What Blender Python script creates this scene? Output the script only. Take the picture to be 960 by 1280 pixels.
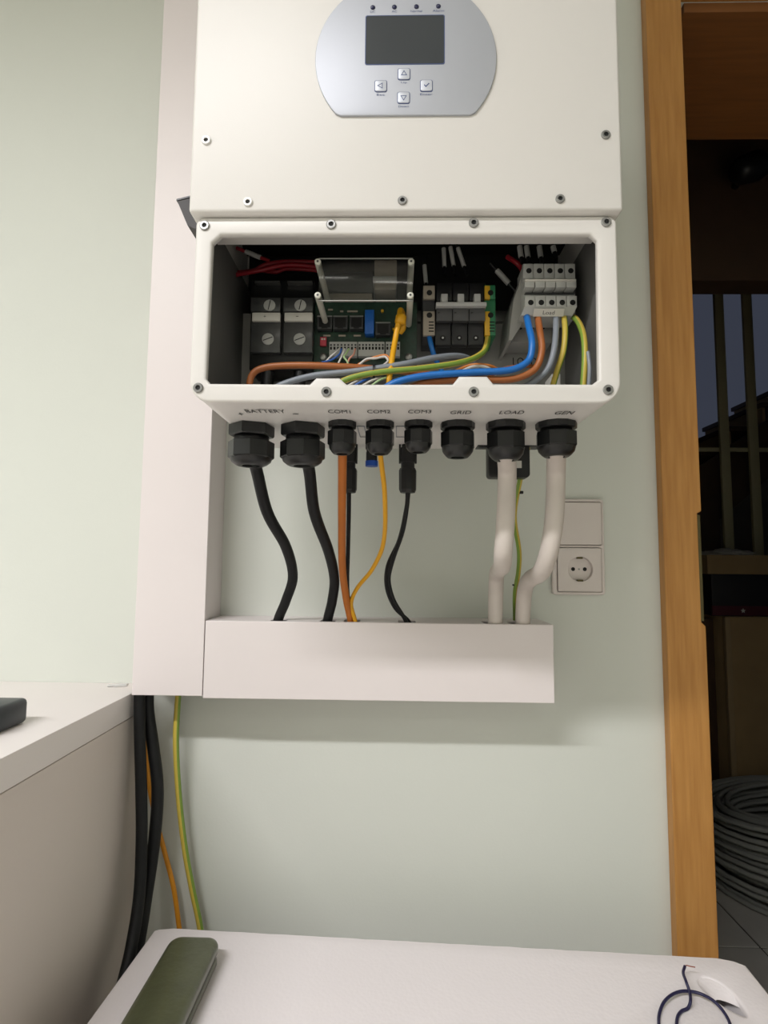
import bpy, bmesh, math, random
from mathutils import Vector, Matrix, noise
random.seed(4)
for o in list(bpy.data.objects): bpy.data.objects.remove(o)
SC = bpy.context.scene
COL = SC.collection

# ------------------------------------------------------------------ camera
CAMZ = 1.25
CAM = Vector((-0.0061, -0.9174, CAMZ))
PITCH, ROLL, YAW, F = 0.0872, -0.0093, 0.0215, 708.0
RM = (Matrix.Rotation(YAW, 3, 'Z') @ Matrix.Rotation(PITCH, 3, 'X') @ Matrix.Rotation(ROLL, 3, 'Y'))
cam_d = bpy.data.cameras.new('camera'); cam = bpy.data.objects.new('camera', cam_d); COL.objects.link(cam)
rx, ry, rz = RM.col[0], RM.col[1], RM.col[2]
cam.matrix_world = Matrix(((rx[0], rz[0], -ry[0], CAM[0]), (rx[1], rz[1], -ry[1], CAM[1]), (rx[2], rz[2], -ry[2], CAM[2]), (0, 0, 0, 1)))
cam_d.sensor_fit = 'VERTICAL'; cam_d.sensor_height = 36.0; cam_d.lens = F / 1280 * 36.0
cam_d.clip_start = 0.02
SC.camera = cam
# ------------------------------------------------------------------ world, exposure
w = bpy.data.worlds.new('world'); SC.world = w; w.use_nodes = True
w.node_tree.nodes['Background'].inputs[0].default_value = (0.10, 0.12, 0.16, 1)
w.node_tree.nodes['Background'].inputs[1].default_value = 0.15
vs = SC.view_settings
vs.view_transform = 'Standard'; vs.look = 'None'; vs.gamma = 1.0; vs.use_curve_mapping = False
vs.exposure = 0.0
# ceiling lamp of the room and an added fill lamp: light and fixture
LAMP = Vector((-1.25, -1.95, 2.955))
LAMP_W = 71.0
FILL_LAMP = Vector((0.70, -3.4, 2.955))
FILL_LAMP_W = 8.0
ld = bpy.data.lights.new('ceiling_lamp_light', 'AREA'); ld.shape = 'RECTANGLE'; ld.size = 1.7; ld.size_y = 0.13
ld.spread = math.radians(143); ld.energy = LAMP_W; ld.color = (0.985, 0.972, 1.0)
lamp_light = bpy.data.objects.new('light_source', ld); COL.objects.link(lamp_light)
fill_ld = ld.copy(); fill_ld.energy = FILL_LAMP_W; fill_ld.size = 1.2; fill_ld.size_y = 0.13
fill_light = bpy.data.objects.new('light_source', fill_ld); COL.objects.link(fill_light)

# ------------------------------------------------------------------ helpers
def ray(px, py):
    return RM @ Vector(((px - 480) / F, 1.0, (640 - py) / F))
def at(px, py, y):
    d = ray(px, py); return CAM + d * ((y - CAM.y) / d.y)
def atz(px, py, z):
    d = ray(px, py); return CAM + d * ((z - CAM.z) / d.z)
def lin(c):
    return tuple(((v / 12.92) if v <= 0.04045 else ((v + 0.055) / 1.055) ** 2.4) for v in c)
def hexc(h):
    return lin(tuple(int(h[i:i + 2], 16) / 255 for i in (0, 2, 4)))
MATS = {}
def mat(name, col, rough=0.5, metal=0.0, var=0.0, vscale=20.0, bump=0.0, bscale=200.0, stretch=None, spec=0.5, coat=0.0, emit=None, estr=0.0, col2=None):
    m = bpy.data.materials.new(name); m.use_nodes = True; MATS[name] = m
    nt = m.node_tree; b = nt.nodes['Principled BSDF']
    c = hexc(col) if isinstance(col, str) else col
    b.inputs['Base Color'].default_value = (*c, 1)
    b.inputs['Roughness'].default_value = rough; b.inputs['Metallic'].default_value = metal
    b.inputs['Specular IOR Level'].default_value = spec
    if coat: b.inputs['Coat Weight'].default_value = coat
    tc = nt.nodes.new('ShaderNodeTexCoord'); mp = nt.nodes.new('ShaderNodeMapping')
    nt.links.new(tc.outputs['Object'], mp.inputs['Vector'])
    if stretch: mp.inputs['Scale'].default_value = stretch
    if var or col2:
        n = nt.nodes.new('ShaderNodeTexNoise'); n.inputs['Scale'].default_value = vscale; n.inputs['Detail'].default_value = 5
        nt.links.new(mp.outputs[0], n.inputs['Vector'])
        r = nt.nodes.new('ShaderNodeValToRGB'); nt.links.new(n.outputs['Fac'], r.inputs['Fac'])
        a = tuple(x * (1 - var) for x in c)
        d = hexc(col2) if col2 else tuple(min(1, x * (1 + var)) for x in c)
        r.color_ramp.elements[0].position = 0.32; r.color_ramp.elements[1].position = 0.68
        r.color_ramp.elements[0].color = (*a, 1); r.color_ramp.elements[1].color = (*d, 1)
        nt.links.new(r.outputs[0], b.inputs['Base Color'])
    if bump:
        n2 = nt.nodes.new('ShaderNodeTexNoise'); n2.inputs['Scale'].default_value = bscale; n2.inputs['Detail'].default_value = 3
        nt.links.new(mp.outputs[0], n2.inputs['Vector'])
        bp = nt.nodes.new('ShaderNodeBump'); bp.inputs['Strength'].default_value = bump; bp.inputs['Distance'].default_value = 0.002
        nt.links.new(n2.outputs['Fac'], bp.inputs['Height']); nt.links.new(bp.outputs[0], b.inputs['Normal'])
    if emit:
        b.inputs['Emission Color'].default_value = (*hexc(emit), 1); b.inputs['Emission Strength'].default_value = estr
    return m

WORLD = {}
def link(o, center, parent):
    COL.objects.link(o); WORLD[o.name] = Vector(center)
    if parent is not None:
        o.parent = parent; o.location = Vector(center) - WORLD[parent.name]
    else: o.location = center
    return o
def empty(name, loc, label=None, cat=None, group=None, kind=None):
    o = bpy.data.objects.new(name, None); o.empty_display_size = 0.02
    link(o, loc, None); return tag(o, label, cat, group, kind)
def tag(o, label=None, cat=None, group=None, kind=None):
    if label: o['label'] = label
    if cat: o['category'] = cat
    if group: o['group'] = group
    if kind: o['kind'] = kind
    return o
def obj(name, bm, m, parent=None, smooth=False, autos=None):
    """bm in world coordinates -> one mesh object centred on itself"""
    me = bpy.data.meshes.new(name)
    if len(bm.verts):
        lo = Vector([min(v.co[i] for v in bm.verts) for i in range(3)]); hi = Vector([max(v.co[i] for v in bm.verts) for i in range(3)])
        c = (lo + hi) / 2
        for v in bm.verts: v.co -= c
    else: c = Vector()
    bm.to_mesh(me); bm.free()
    for mm in (m if isinstance(m, (list, tuple)) else [m]): me.materials.append(mm)
    if smooth or autos:
        for p in me.polygons: p.use_smooth = True
        if autos: me.set_sharp_from_angle(angle=math.radians(autos))
    o = bpy.data.objects.new(name, me)
    return link(o, c, parent)
def copy_at(src, center, parent, name=None):
    o = src.copy(); link(o, center, parent); return o
def box(bm, p0, p1, bev=0.0, seg=2):
    lo = Vector([min(a, b) for a, b in zip(p0, p1)]); hi = Vector([max(a, b) for a, b in zip(p0, p1)])
    r = bmesh.ops.create_cube(bm, size=1.0); vs_ = r['verts']
    for v in vs_: v.co = Vector([lo[i] + (v.co[i] + 0.5) * (hi[i] - lo[i]) for i in range(3)])
    if bev > 0:
        es = list({e for v in vs_ for e in v.link_edges})
        bmesh.ops.bevel(bm, geom=es, offset=bev, segments=seg, profile=0.5, affect='EDGES')
    return bm
def nb(): return bmesh.new()
def bx(name, p0, p1, m, parent=None, bev=0.0, seg=2):
    return obj(name, box(nb(), p0, p1, bev, seg), m, parent, autos=35 if bev else None)
def prect(x0, y0, x1, y1, y):
    a, b, c, d = at(x0, y0, y), at(x1, y0, y), at(x0, y1, y), at(x1, y1, y)
    return ((a.x + c.x) / 2, (b.x + d.x) / 2, (c.z + d.z) / 2, (a.z + b.z) / 2)   # xl, xr, zb, zt
def pbox(name, x0, y0, x1, y1, y, depth, m, parent=None, bev=0.0, seg=2):
    """box whose front face, standing at depth y, covers the given outline; extends back by depth"""
    xl, xr, zb, zt = prect(x0, y0, x1, y1, y)
    return bx(name, (xl, y, zb), (xr, y + depth, zt), m, parent, bev, seg)
def frame_of(axis):
    axis = Vector(axis).normalized()
    u = axis.orthogonal().normalized(); return u, axis.cross(u)
def lathe(bm, c, axis, prof, n=24, up=None, cap=True):
    """prof: (distance along axis, radius)"""
    axis = Vector(axis).normalized()
    if up is not None:
        u = (Vector(up) - axis * Vector(up).dot(axis)).normalized(); v = axis.cross(u)
    else: u, v = frame_of(axis)
    rings = []
    for t, r in prof:
        rings.append([bm.verts.new(Vector(c) + axis * t + (u * math.cos(2 * math.pi * k / n) + v * math.sin(2 * math.pi * k / n)) * r) for k in range(n)])
    for a, b in zip(rings, rings[1:]):
        for k in range(n): bm.faces.new((a[k], a[(k + 1) % n], b[(k + 1) % n], b[k]))
    if cap:
        bm.faces.new(rings[0][::-1]); bm.faces.new(rings[-1])
    bmesh.ops.recalc_face_normals(bm, faces=bm.faces[:])
    return bm
def spline(pts, per=8):
    P = [Vector(p) for p in pts]
    P = [P[0] * 2 - P[1]] + P + [P[-1] * 2 - P[-2]]
    out = []
    for i in range(1, len(P) - 2):
        for k in range(per):
            t = k / per
            a, b, c, d = P[i - 1], P[i], P[i + 1], P[i + 2]
            # centripetal-ish: chord-limited tangents
            L = (c - b).length
            m1 = (c - a) / max(1e-9, (b - a).length + L) * L; m2 = (d - b) / max(1e-9, (d - c).length + L) * L
            out.append(b * (2*t**3 - 3*t*t + 1) + m1 * (t**3 - 2*t*t + t) + c * (-2*t**3 + 3*t*t) + m2 * (t**3 - t*t))
    out.append(P[-2]); return out
def tube(bm, pts, r, n=12, per=8, stripe=None, roll=0.0, rfun=None):
    S = spline(pts, per)
    T = [(S[min(i + 1, len(S) - 1)] - S[max(i - 1, 0)]).normalized() for i in range(len(S))]
    u = T[0].orthogonal().normalized(); rings = []
    for i, (p, t) in enumerate(zip(S, T)):
        u = (u - t * u.dot(t)).normalized(); v = t.cross(u)
        rr = rfun(i / (len(S) - 1)) if rfun else r
        rings.append([bm.verts.new(p + (u * math.cos(2 * math.pi * k / n + roll) + v * math.sin(2 * math.pi * k / n + roll)) * rr) for k in range(n)])
    for a, b in zip(rings, rings[1:]):
        for k in range(n):
            f = bm.faces.new((a[k], a[(k + 1) % n], b[(k + 1) % n], b[k])); f.smooth = True
            if stripe: f.material_index = 1 if (k * stripe // n) % 2 else 0
    bm.faces.new(rings[0][::-1]); bm.faces.new(rings[-1])
    bmesh.ops.recalc_face_normals(bm, faces=bm.faces[:])
    return bm
def smooth_obj(name, bm, m, parent=None): return obj(name, bm, m, parent, autos=50)
def wire(name, pts, r, m, label, cat='wire', group=None, n=12, per=8, stripe=None, roll=0.0):
    o = smooth_obj(name, tube(nb(), pts, r, n, per, stripe, roll), m)
    return tag(o, label, cat, group)
def plate(bm, outer, holes, org, U, V, thick, bev=0.0, bseg=2):
    """flat plate with holes; outlines in (u,v); front at org, thickness goes along -U x V"""
    cu = bpy.data.curves.new('tmp', 'CURVE'); cu.dimensions = '2D'; cu.fill_mode = 'BOTH'
    for lp in [outer] + list(holes):
        s = cu.splines.new('POLY'); s.points.add(len(lp) - 1); s.use_cyclic_u = True
        for q, (a, b) in zip(s.points, lp): q.co = (a, b, 0, 1)
    cu.extrude = thick / 2 - bev; cu.bevel_depth = bev; cu.bevel_resolution = bseg
    if bev: cu.offset = -bev
    o = bpy.data.objects.new('tmp', cu); COL.objects.link(o)
    dg = bpy.context.evaluated_depsgraph_get(); me = bpy.data.meshes.new_from_object(o.evaluated_get(dg))
    U = Vector(U).normalized(); V = Vector(V).normalized(); W = U.cross(V); org = Vector(org)
    tmp = nb(); tmp.from_mesh(me)
    bmesh.ops.remove_doubles(tmp, verts=tmp.verts[:], dist=1e-6)
    off = {}
    for v in tmp.verts: off[v.index] = bm.verts.new(org + U * v.co.x + V * v.co.y + W * (v.co.z - thick / 2))
    tmp.verts.ensure_lookup_table()
    for f in tmp.faces:
        try: bm.faces.new([off[v.index] for v in f.verts])
        except ValueError: pass
    tmp.free(); bpy.data.objects.remove(o); bpy.data.curves.remove(cu); bpy.data.meshes.remove(me)
    bmesh.ops.recalc_face_normals(bm, faces=bm.faces[:])
    return bm
X, Y, Z = Vector((1, 0, 0)), Vector((0, 1, 0)), Vector((0, 0, 1))
def rrect(x0, y0, x1, y1, r, n=6):
    out = []
    rs = r if isinstance(r, (list, tuple)) else [r] * 4   # bl, br, tr, tl
    for (cx, cy, a0, q) in ((x0 + rs[0], y0 + rs[0], 180, rs[0]), (x1 - rs[1], y0 + rs[1], 270, rs[1]), (x1 - rs[2], y1 - rs[2], 0, rs[2]), (x0 + rs[3], y1 - rs[3], 90, rs[3])):
        for k in range(n + 1):
            a = math.radians(a0 + 90 * k / n); out.append((cx + q * math.cos(a), cy + q * math.sin(a)))
    return out
def circ(cx, cy, r, n=20): return [(cx + r * math.cos(2 * math.pi * k / n), cy + r * math.sin(2 * math.pi * k / n)) for k in range(n)]
def text(name, s, width, height, org, U, V, m, parent, off=0.0004):
    """printed lettering, centred on org, scaled to width x cap height"""
    cu = bpy.data.curves.new('tmp', 'FONT'); cu.body = s; cu.align_x = 'CENTER'; cu.align_y = 'CENTER'; cu.resolution_u = 3
    o = bpy.data.objects.new('tmp', cu); COL.objects.link(o)
    me = bpy.data.meshes.new_from_object(o.evaluated_get(bpy.context.evaluated_depsgraph_get()))
    xs = [v.co.x for v in me.vertices]; ys = [v.co.y for v in me.vertices]
    sx = width / (max(xs) - min(xs)); sy = height / max(1e-6, (max(ys) - min(ys))); cx = (max(xs) + min(xs)) / 2; cy = (max(ys) + min(ys)) / 2
    U = Vector(U); V = Vector(V); W = U.cross(V)
    bm = nb(); bm.from_mesh(me)
    for v in bm.verts: v.co = Vector(org) + U * ((v.co.x - cx) * sx) + V * ((v.co.y - cy) * sy) + W * off
    bpy.data.objects.remove(o); bpy.data.curves.remove(cu); bpy.data.meshes.remove(me)
    return obj(name, bm, m, parent)

# ------------------------------------------------------------------ materials
M_wall = mat('wall_paint', 'd6d9d0', 0.75, var=0.012, vscale=3, bump=0.06, bscale=260)
M_white = mat('white_paint', 'd8d8d4', 0.8)
M_trunk = mat('trunking_plastic', 'e4dcda', 0.42, var=0.01, vscale=4)
M_inv = mat('inverter_powder_coat', 'dedbd6', 0.42, bump=0.05, bscale=900)
M_liner = mat('side_sheet_shaded', '6a6967', 0.5, var=0.03, vscale=12)  # darker than the back sheet: shade on the side walls put into the colour
M_inner = mat('inner_sheet_metal', 'a3a29d', 0.5, var=0.03, vscale=12)
M_cavity_shade = mat('cavity_shade_black', '141414', 0.6)  # shade of the upper cavity, painted as black
M_panel = mat('silver_panel', 'b6b9c0', 0.5, metal=0.4, bump=0.03, bscale=900)
M_screen = mat('lcd_glass', '3c4043', 0.22)
M_blue = mat('blue_print', '40507f', 0.5)
M_key = mat('key_silver', 'c9cdd6', 0.35, metal=0.2)
M_led = mat('led_dark', '23264a', 0.25)
M_black = mat('black_plastic', '0f1011', 0.42)
M_blackg = mat('black_gland_nylon', '121314', 0.36, bump=0.05, bscale=300)
M_rubber = mat('black_cable_rubber', '141516', 0.55, spec=0.3, var=0.08, vscale=60)
M_dark = mat('dark_ink', '101010', 0.6)
M_steel = mat('screw_steel', '9a9a98', 0.32, metal=0.9)
M_far = mat('far_wall', '6b6a6c', .8)
M_steelw = mat('screw_white', 'e6e4e0', 0.35, metal=0.1)
M_hole = mat('hole_black', '060606', 0.7)
M_orange = mat('orange_sheath', 'b8681f', 0.5, var=0.05, vscale=30)
M_yellow = mat('yellow_sheath', 'e0a311', 0.45)
M_oyellow = mat('orange_yellow_sheath', 'd9901a', 0.5)
M_gyy = mat('earth_yellow', 'c9b24a', 0.45)
M_gyg = mat('earth_green', '7d9a3a', 0.45)
M_bluew = mat('blue_wire', '1c6fc0', 0.4)
M_brown = mat('brown_wire', 'a5602f', 0.42)
M_grey = mat('grey_wire', '868c94', 0.42)
M_redw = mat('red_wire', '8e1a25', 0.42)
M_whitec = mat('white_cable', 'cfc6be', 0.5, var=0.03, vscale=30)
M_nylon = mat('nylon_standoff', 'cfcfc2', 0.4)
M_pcb = mat('circuit_board', '1f3a2c', 0.4, var=0.35, vscale=160)
M_jack = mat('jack_shell', '3a3b3d', 0.4)
M_relayb = mat('relay_blue', '1f62b8', 0.4)
M_redp = mat('red_plastic', 'c23a4c', 0.4)
M_termw = mat('terminal_grey', 'b9bab6', 0.45)
M_beige = mat('terminal_beige', 'a49a8c', 0.5)
M_breaker = mat('breaker_black', '1d1d1f', 0.42)
M_breakg = mat('breaker_grey', '4a4a4b', 0.42)
M_lever = mat('lever_grey', 'bdbdbb', 0.45)
M_green = mat('terminal_green', '2f7a52', 0.45)
M_tyellow = mat('terminal_yellow', 'd8a92a', 0.45)
M_smoke = mat('smoked_terminal', '454646', 0.22, var=0.2, vscale=60)
M_label = mat('label_white', 'd4d2ca', 0.5)
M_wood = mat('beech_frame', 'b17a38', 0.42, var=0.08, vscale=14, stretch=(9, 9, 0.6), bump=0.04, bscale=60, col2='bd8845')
M_soffit = mat('head_lining_shaded', '7a4c22', 0.6, var=0.1, vscale=12, stretch=(0.6, 9, 9))  # frame wood toned down: shade of the unlit underside is in the colour
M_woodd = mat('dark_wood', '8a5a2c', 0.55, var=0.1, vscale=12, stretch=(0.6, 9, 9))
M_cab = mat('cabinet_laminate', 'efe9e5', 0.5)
M_cabs = mat('cabinet_side_shaded', 'ddd3cb', 0.5, bump=0.04, bscale=500)  # darker than the top: shade of the right-facing side put into the colour
M_socket = mat('socket_plastic', 'd8cfc9', 0.35)
def foam_mat():
    m = mat('polystyrene', 'ece6e6', 0.75)
    nt = m.node_tree; b = nt.nodes['Principled BSDF']
    v = nt.nodes.new('ShaderNodeTexVoronoi'); v.inputs['Scale'].default_value = 220
    tc = nt.nodes.new('ShaderNodeTexCoord'); nt.links.new(tc.outputs['Object'], v.inputs['Vector'])
    bp = nt.nodes.new('ShaderNodeBump'); bp.inputs['Strength'].default_value = 0.22; bp.inputs['Distance'].default_value = 0.001; bp.invert = True
    nt.links.new(v.outputs['Distance'], bp.inputs['Height']); nt.links.new(bp.outputs[0], b.inputs['Normal'])
    b.inputs['Subsurface Weight'].default_value = 0.0
    return m
M_foam = foam_mat()
M_olive = mat('olive_case', '4e5139', 0.28, var=0.1, vscale=40, bump=0.25, bscale=120, coat=0.3)
M_olived = mat('olive_seam', '26281c', 0.5)
M_navy = mat('navy_wire', '1f1d42', 0.45)
M_copper = mat('bare_copper', '9a5340', 0.3, metal=0.8)
M_slate = mat('slate_plastic', '222b2f', 0.35)
M_tile = mat('floor_tile', 'c4c1bb', 0.4, var=0.05, vscale=8)
M_grout = mat('grout', '4a4844', 0.8)
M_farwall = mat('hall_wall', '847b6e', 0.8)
M_card = mat('cardboard', '9a8058', 0.8, var=0.06, vscale=10)
M_card2 = mat('cardboard_edge', 'a18a66', 0.8)
M_blackbox = mat('printed_black_box', '161113', 0.5)
M_redprint = mat('red_print', '4a1620', 0.5)
M_plastic = mat('clear_film', 'b9b6ae', 0.3, bump=0.5, bscale=40)
M_rail = mat('cream_railing', 'bdb690', 0.5)
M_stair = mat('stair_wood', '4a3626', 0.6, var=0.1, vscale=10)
M_coil = mat('grey_cable_jacket', '8f908b', 0.5)
M_strike = mat('strike_plate_metal', '5c5335', 0.4, metal=0.6)
M_dusk = mat('dusk_pane', '5a6274', 0.3, emit='6a7186', estr=0.24)
M_diff = mat('lamp_diffuser', 'ffffff', 0.5, emit='fff4e6', estr=6.0)
M_floor = mat('vinyl_floor', 'd2cbc2', 0.5)
def clear_mat():
    m = bpy.data.materials.new('clear_acrylic'); m.use_nodes = True; nt = m.node_tree
    for n in list(nt.nodes):
        if n.type != 'OUTPUT_MATERIAL': nt.nodes.remove(n)
    out = [n for n in nt.nodes if n.type == 'OUTPUT_MATERIAL'][0]
    t = nt.nodes.new('ShaderNodeBsdfTransparent'); t.inputs[0].default_value = (0.86, 0.87, 0.86, 1)
    g = nt.nodes.new('ShaderNodeBsdfGlossy'); g.inputs['Roughness'].default_value = 0.08
    mx = nt.nodes.new('ShaderNodeMixShader'); fr = nt.nodes.new('ShaderNodeFresnel'); fr.inputs['IOR'].default_value = 1.45
    nt.links.new(fr.outputs[0], mx.inputs[0]); nt.links.new(t.outputs[0], mx.inputs[1]); nt.links.new(g.outputs[0], mx.inputs[2]); nt.links.new(mx.outputs[0], out.inputs[0])
    return m
M_clear = clear_mat()

# ================================================================== SETTING
RXL, RXR, RYF, CEIL = -2.3, 1.75, -4.0, 3.0
WT = 0.3                                  # wall thickness
DX0 = at(848, 0, -0.02).x                 # inner edge of the door casing
DX0 = (DX0 + at(903, 1190, -0.02).x) / 2
DX1 = DX0 + 0.84
DZ = at(905, 165, WT).z                   # underside of the door head
def struct(o): o['kind'] = 'structure'; return o
struct(bx('floor', (RXL - .1, RYF - .1, -0.06), (3.9, 4.6, 0.0), M_grout))
floor = bpy.data.objects['floor']
struct(bx('ceiling', (RXL - .1, RYF - .1, CEIL), (RXR + .1, WT, CEIL + 0.06), M_white))
struct(obj('wall_back', plate(nb(), [(RXL, 0), (DX0, 0), (DX0, DZ), (DX1, DZ), (DX1, 0), (RXR, 0), (RXR, CEIL), (RXL, CEIL)], [], (0, 0, 0), X, Z, WT), M_wall))
struct(bx('wall_left', (RXL - .1, RYF, 0), (RXL, WT, CEIL), M_wall))
struct(bx('wall_right', (RXR, RYF, 0), (RXR + .1, WT, CEIL), M_wall))
struct(bx('wall_front', (RXL, RYF - .1, 0), (RXR, RYF, CEIL), M_wall))
struct(bx('trim_1', (RXL, RYF, 0.0), (RXR, -0.9, 0.004), M_floor))

# door frame: casing with its notch, lining, head
door = empty('door_1', (DX0, 0, 0), kind='structure')
door['label'] = 'beech wood door frame to the dark hall'
CW = DX0 - (at(803, 0, -0.02).x + at(852, 1190, -0.02).x) / 2
nz0, nz1 = at(884, 778, -0.02).z, at(878, 642, -0.02).z
NW = 0.0065
obj('casing', plate(nb(), [(DX0 - CW, 0), (DX0, 0), (DX0, nz0 - .006), (DX0 - NW, nz0), (DX0 - NW, nz1), (DX0, nz1 + .004), (DX0, DZ), (DX0, DZ + CW), (DX0 - CW, DZ + CW)], [], (0, -0.02, 0), X, Z, 0.02, bev=0.002), M_wood, door)
bx('strike_plate', (DX0 - NW + .0003, -0.012, nz0 + .001), (DX0 + 0.002, 0.03, nz1 - .001), M_strike, door, 0.001)
bx('head_casing', (DX0, -0.02, DZ), (DX1 + CW, -0.0005, DZ + CW), M_wood, door, 0.002)
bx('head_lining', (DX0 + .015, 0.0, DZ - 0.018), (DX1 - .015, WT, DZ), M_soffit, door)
bx('jamb_lining', (DX0 + .0025, 0.031, 0), (DX0 + 0.0165, WT, DZ - .018), M_wood, door)
bx('jamb_lining', (DX1 - 0.015, 0.0, 0), (DX1, WT, DZ - .018), M_wood, door)
bx('side_casing', (DX1, -0.02, 0), (DX1 + CW, -0.0005, DZ), M_wood, door, 0.002)

# ---- hall beyond the door
HY = 4.4
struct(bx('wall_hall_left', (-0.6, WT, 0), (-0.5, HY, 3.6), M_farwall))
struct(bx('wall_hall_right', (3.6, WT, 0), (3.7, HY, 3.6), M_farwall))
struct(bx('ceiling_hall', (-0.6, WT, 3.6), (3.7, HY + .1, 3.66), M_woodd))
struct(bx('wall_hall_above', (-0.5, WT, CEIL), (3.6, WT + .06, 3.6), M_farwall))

# fixtures of the ceiling lamp and of the added fill lamp
for LP, LL, hl_, lab in ((LAMP, lamp_light, .87, 'long white ceiling tube lamp close to the inverter wall'), (FILL_LAMP, fill_light, .62, 'added fill lamp, shorter white ceiling tube far from the inverter wall')):
    lamp = empty('ceiling_lamp', (LP.x, LP.y, CEIL), lab, 'lamp')
    bx('lamp_housing', (LP.x - hl_ - .02, LP.y - .09, CEIL - .03), (LP.x + hl_ + .02, LP.y + .09, CEIL - .0005), M_white, lamp, 0.004)
    bx('lamp_diffuser', (LP.x - hl_, LP.y - .07, CEIL - .040), (LP.x + hl_, LP.y + .07, CEIL - .0305), M_diff, lamp)
    LL.parent = lamp; LL.location = LP - Vector((LP.x, LP.y, CEIL))

# ================================================================== CABLE TRUNKING
TY = -0.083
zt = at(475, 778.5, TY).z; zb = at(475, 876, TY).z
tx = at(256, 800, TY).x; tr = at(692, 800, TY).x
xl = at(160, 868, TY).x; xl = (xl + at(209, 0, TY).x) / 2
xr = tx - 0.0012
zv = at(205, 869.5, TY).z
vt = empty('cable_trunking', ((xl + xr) / 2, 0, zv), 'wide vertical white cable trunking running up the wall behind the inverter edge', 'cable trunking')
b = nb(); th = 0.0022; LIPV = 0.014
xi0, xi1 = xl + .0028, xr - .0028
box(b, (xi0, -0.003, zv + .004), (xi1, -0.0003, CEIL - .001)); box(b, (xi0, TY + .004, zv + .004), (xi0 + th, -0.003, CEIL - .001)); box(b, (xi1 - th, TY + .004, zv + .004), (xi1, -0.003, CEIL - .001))
obj('trunking_base', b, M_trunk, vt)
b = nb()
box(b, (xl, TY, zv), (xr, TY + .0025, CEIL - .001), 0.0008); box(b, (xl, TY + .0025, zv), (xl + .0022, TY + LIPV, CEIL - .001)); box(b, (xr - .0022, TY + .0025, zv), (xr, TY + LIPV, CEIL - .001))
obj('trunking_lid', b, M_trunk, vt)

ht = empty('cable_trunking', ((tx + tr) / 2, 0, zb), 'short horizontal white cable trunking below the inverter, cables entering its top', 'cable trunking')
SLOT = []                                      # (px0, px1) notches in the top
for a, c in ((336, 356), (399, 418), (428, 449), (498, 520), (606, 630), (639, 664)): SLOT.append((at(a, 778, TY).x, at(c, 778, TY).x))
ty0, ty1 = TY + .006, -0.0003
b = nb()
holes = [[(s0, -(ty0 + .001)), (s1, -(ty0 + .001)), (s1, -(ty0 + .034)), (s0, -(ty0 + .034))] for s0, s1 in SLOT]
plate(b, [(tx, -ty0), (tr - .002, -ty0), (tr - .002, -ty1), (tx, -ty1)], holes, (0, 0, zt - .002), X, -Y, .0022)
for f in b.faces: pass
box(b, (tx, -0.003, zb + .002), (tr - .002, -0.0003, zt - .0045)); box(b, (tx, ty0, zb + .002), (tr - .002, -0.003, zb + .0042))
obj('trunking_base', b, M_trunk, ht)
b = nb()
box(b, (tx, TY, zb), (tr, TY + .0025, zt), 0.0008); box(b, (tx, TY + .0025, zt - .0018), (tr, TY + .0058, zt)); box(b, (tx, TY + .0025, zb), (tr, TY + .012, zb + .0018))
obj('trunking_lid', b, M_trunk, ht)
bx('end_cap', (tr - .0018, TY + .003, zb + .002), (tr, -0.0003, zt - .002), M_trunk, ht, 0.0005)

# ================================================================== CABINET (left)
zcab = at(80, 852.5, 0).z
xcab = (atz(160, 868, zcab).x + atz(2, 949, zcab).x) / 2
cab = empty('cabinet', (xcab - .4, -.35, 0), 'white laminate cabinet against the wall with a side panel toned darker as shade', 'cabinet')
bt = 0.035
bx('worktop', (xcab - .8, -0.68, zcab - bt), (xcab, -0.0005, zcab), M_cab, cab, 0.0012)
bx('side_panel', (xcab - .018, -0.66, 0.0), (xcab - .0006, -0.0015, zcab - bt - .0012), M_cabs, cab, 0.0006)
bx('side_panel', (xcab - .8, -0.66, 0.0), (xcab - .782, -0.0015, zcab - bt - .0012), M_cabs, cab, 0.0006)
bx('back_panel', (xcab - .782, -0.012, 0.06), (xcab - .018, -0.004, zcab - bt - .0012), M_cabs, cab)
bx('bottom_panel', (xcab - .782, -0.65, 0.06), (xcab - .018, -0.012, 0.078), M_cabs, cab)
for k in range(2):
    d = bx('cabinet_door', (xcab - .79 + k * .39, -0.679, 0.07), (xcab - .403 + k * .39, -0.661, zcab - bt - .004), M_cab, cab, 0.001)
    hx = xcab - .43 + k * .05
    bx('handle', (hx - .004, -0.70, zcab - .22), (hx + .004, -0.679, zcab - .10), M_steel, d, 0.002)

# small things on the cabinet
p0 = atz(-32, 915, zcab); p1 = atz(14, 912, zcab)
dv = empty('handheld_device', (p1.x - .04, p1.y + .01, zcab), 'black rounded plastic device lying on the white cabinet top', 'device')
o = bx('device_body', (p1.x - .085, p1.y - .035, zcab + .0005), (p1.x, p1.y + .03, zcab + .030), M_slate, dv, 0.006, 3)
bx('device_band', (p1.x - .0855, p1.y - .0355, zcab + .0150), (p1.x - .006, p1.y + .0305, zcab + .0165), M_black, dv, 0.0008)
q = atz(148, 857.5, zcab)
sl = nb(); box(sl, (q.x - .013, q.y - .004, zcab + .0004), (q.x + .012, q.y + .003, zcab + .003), .0006); box(sl, (q.x - .002, q.y - .009, zcab + .0004), (q.x + .014, q.y - .005, zcab + .0018), .0004)
for v in sl.verts: v.co.y += (v.co.x - q.x) * .5
tag(obj('plastic_offcut', sl, M_white), 'small white plastic offcut lying on the cabinet top by the trunking', 'offcut')

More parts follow.
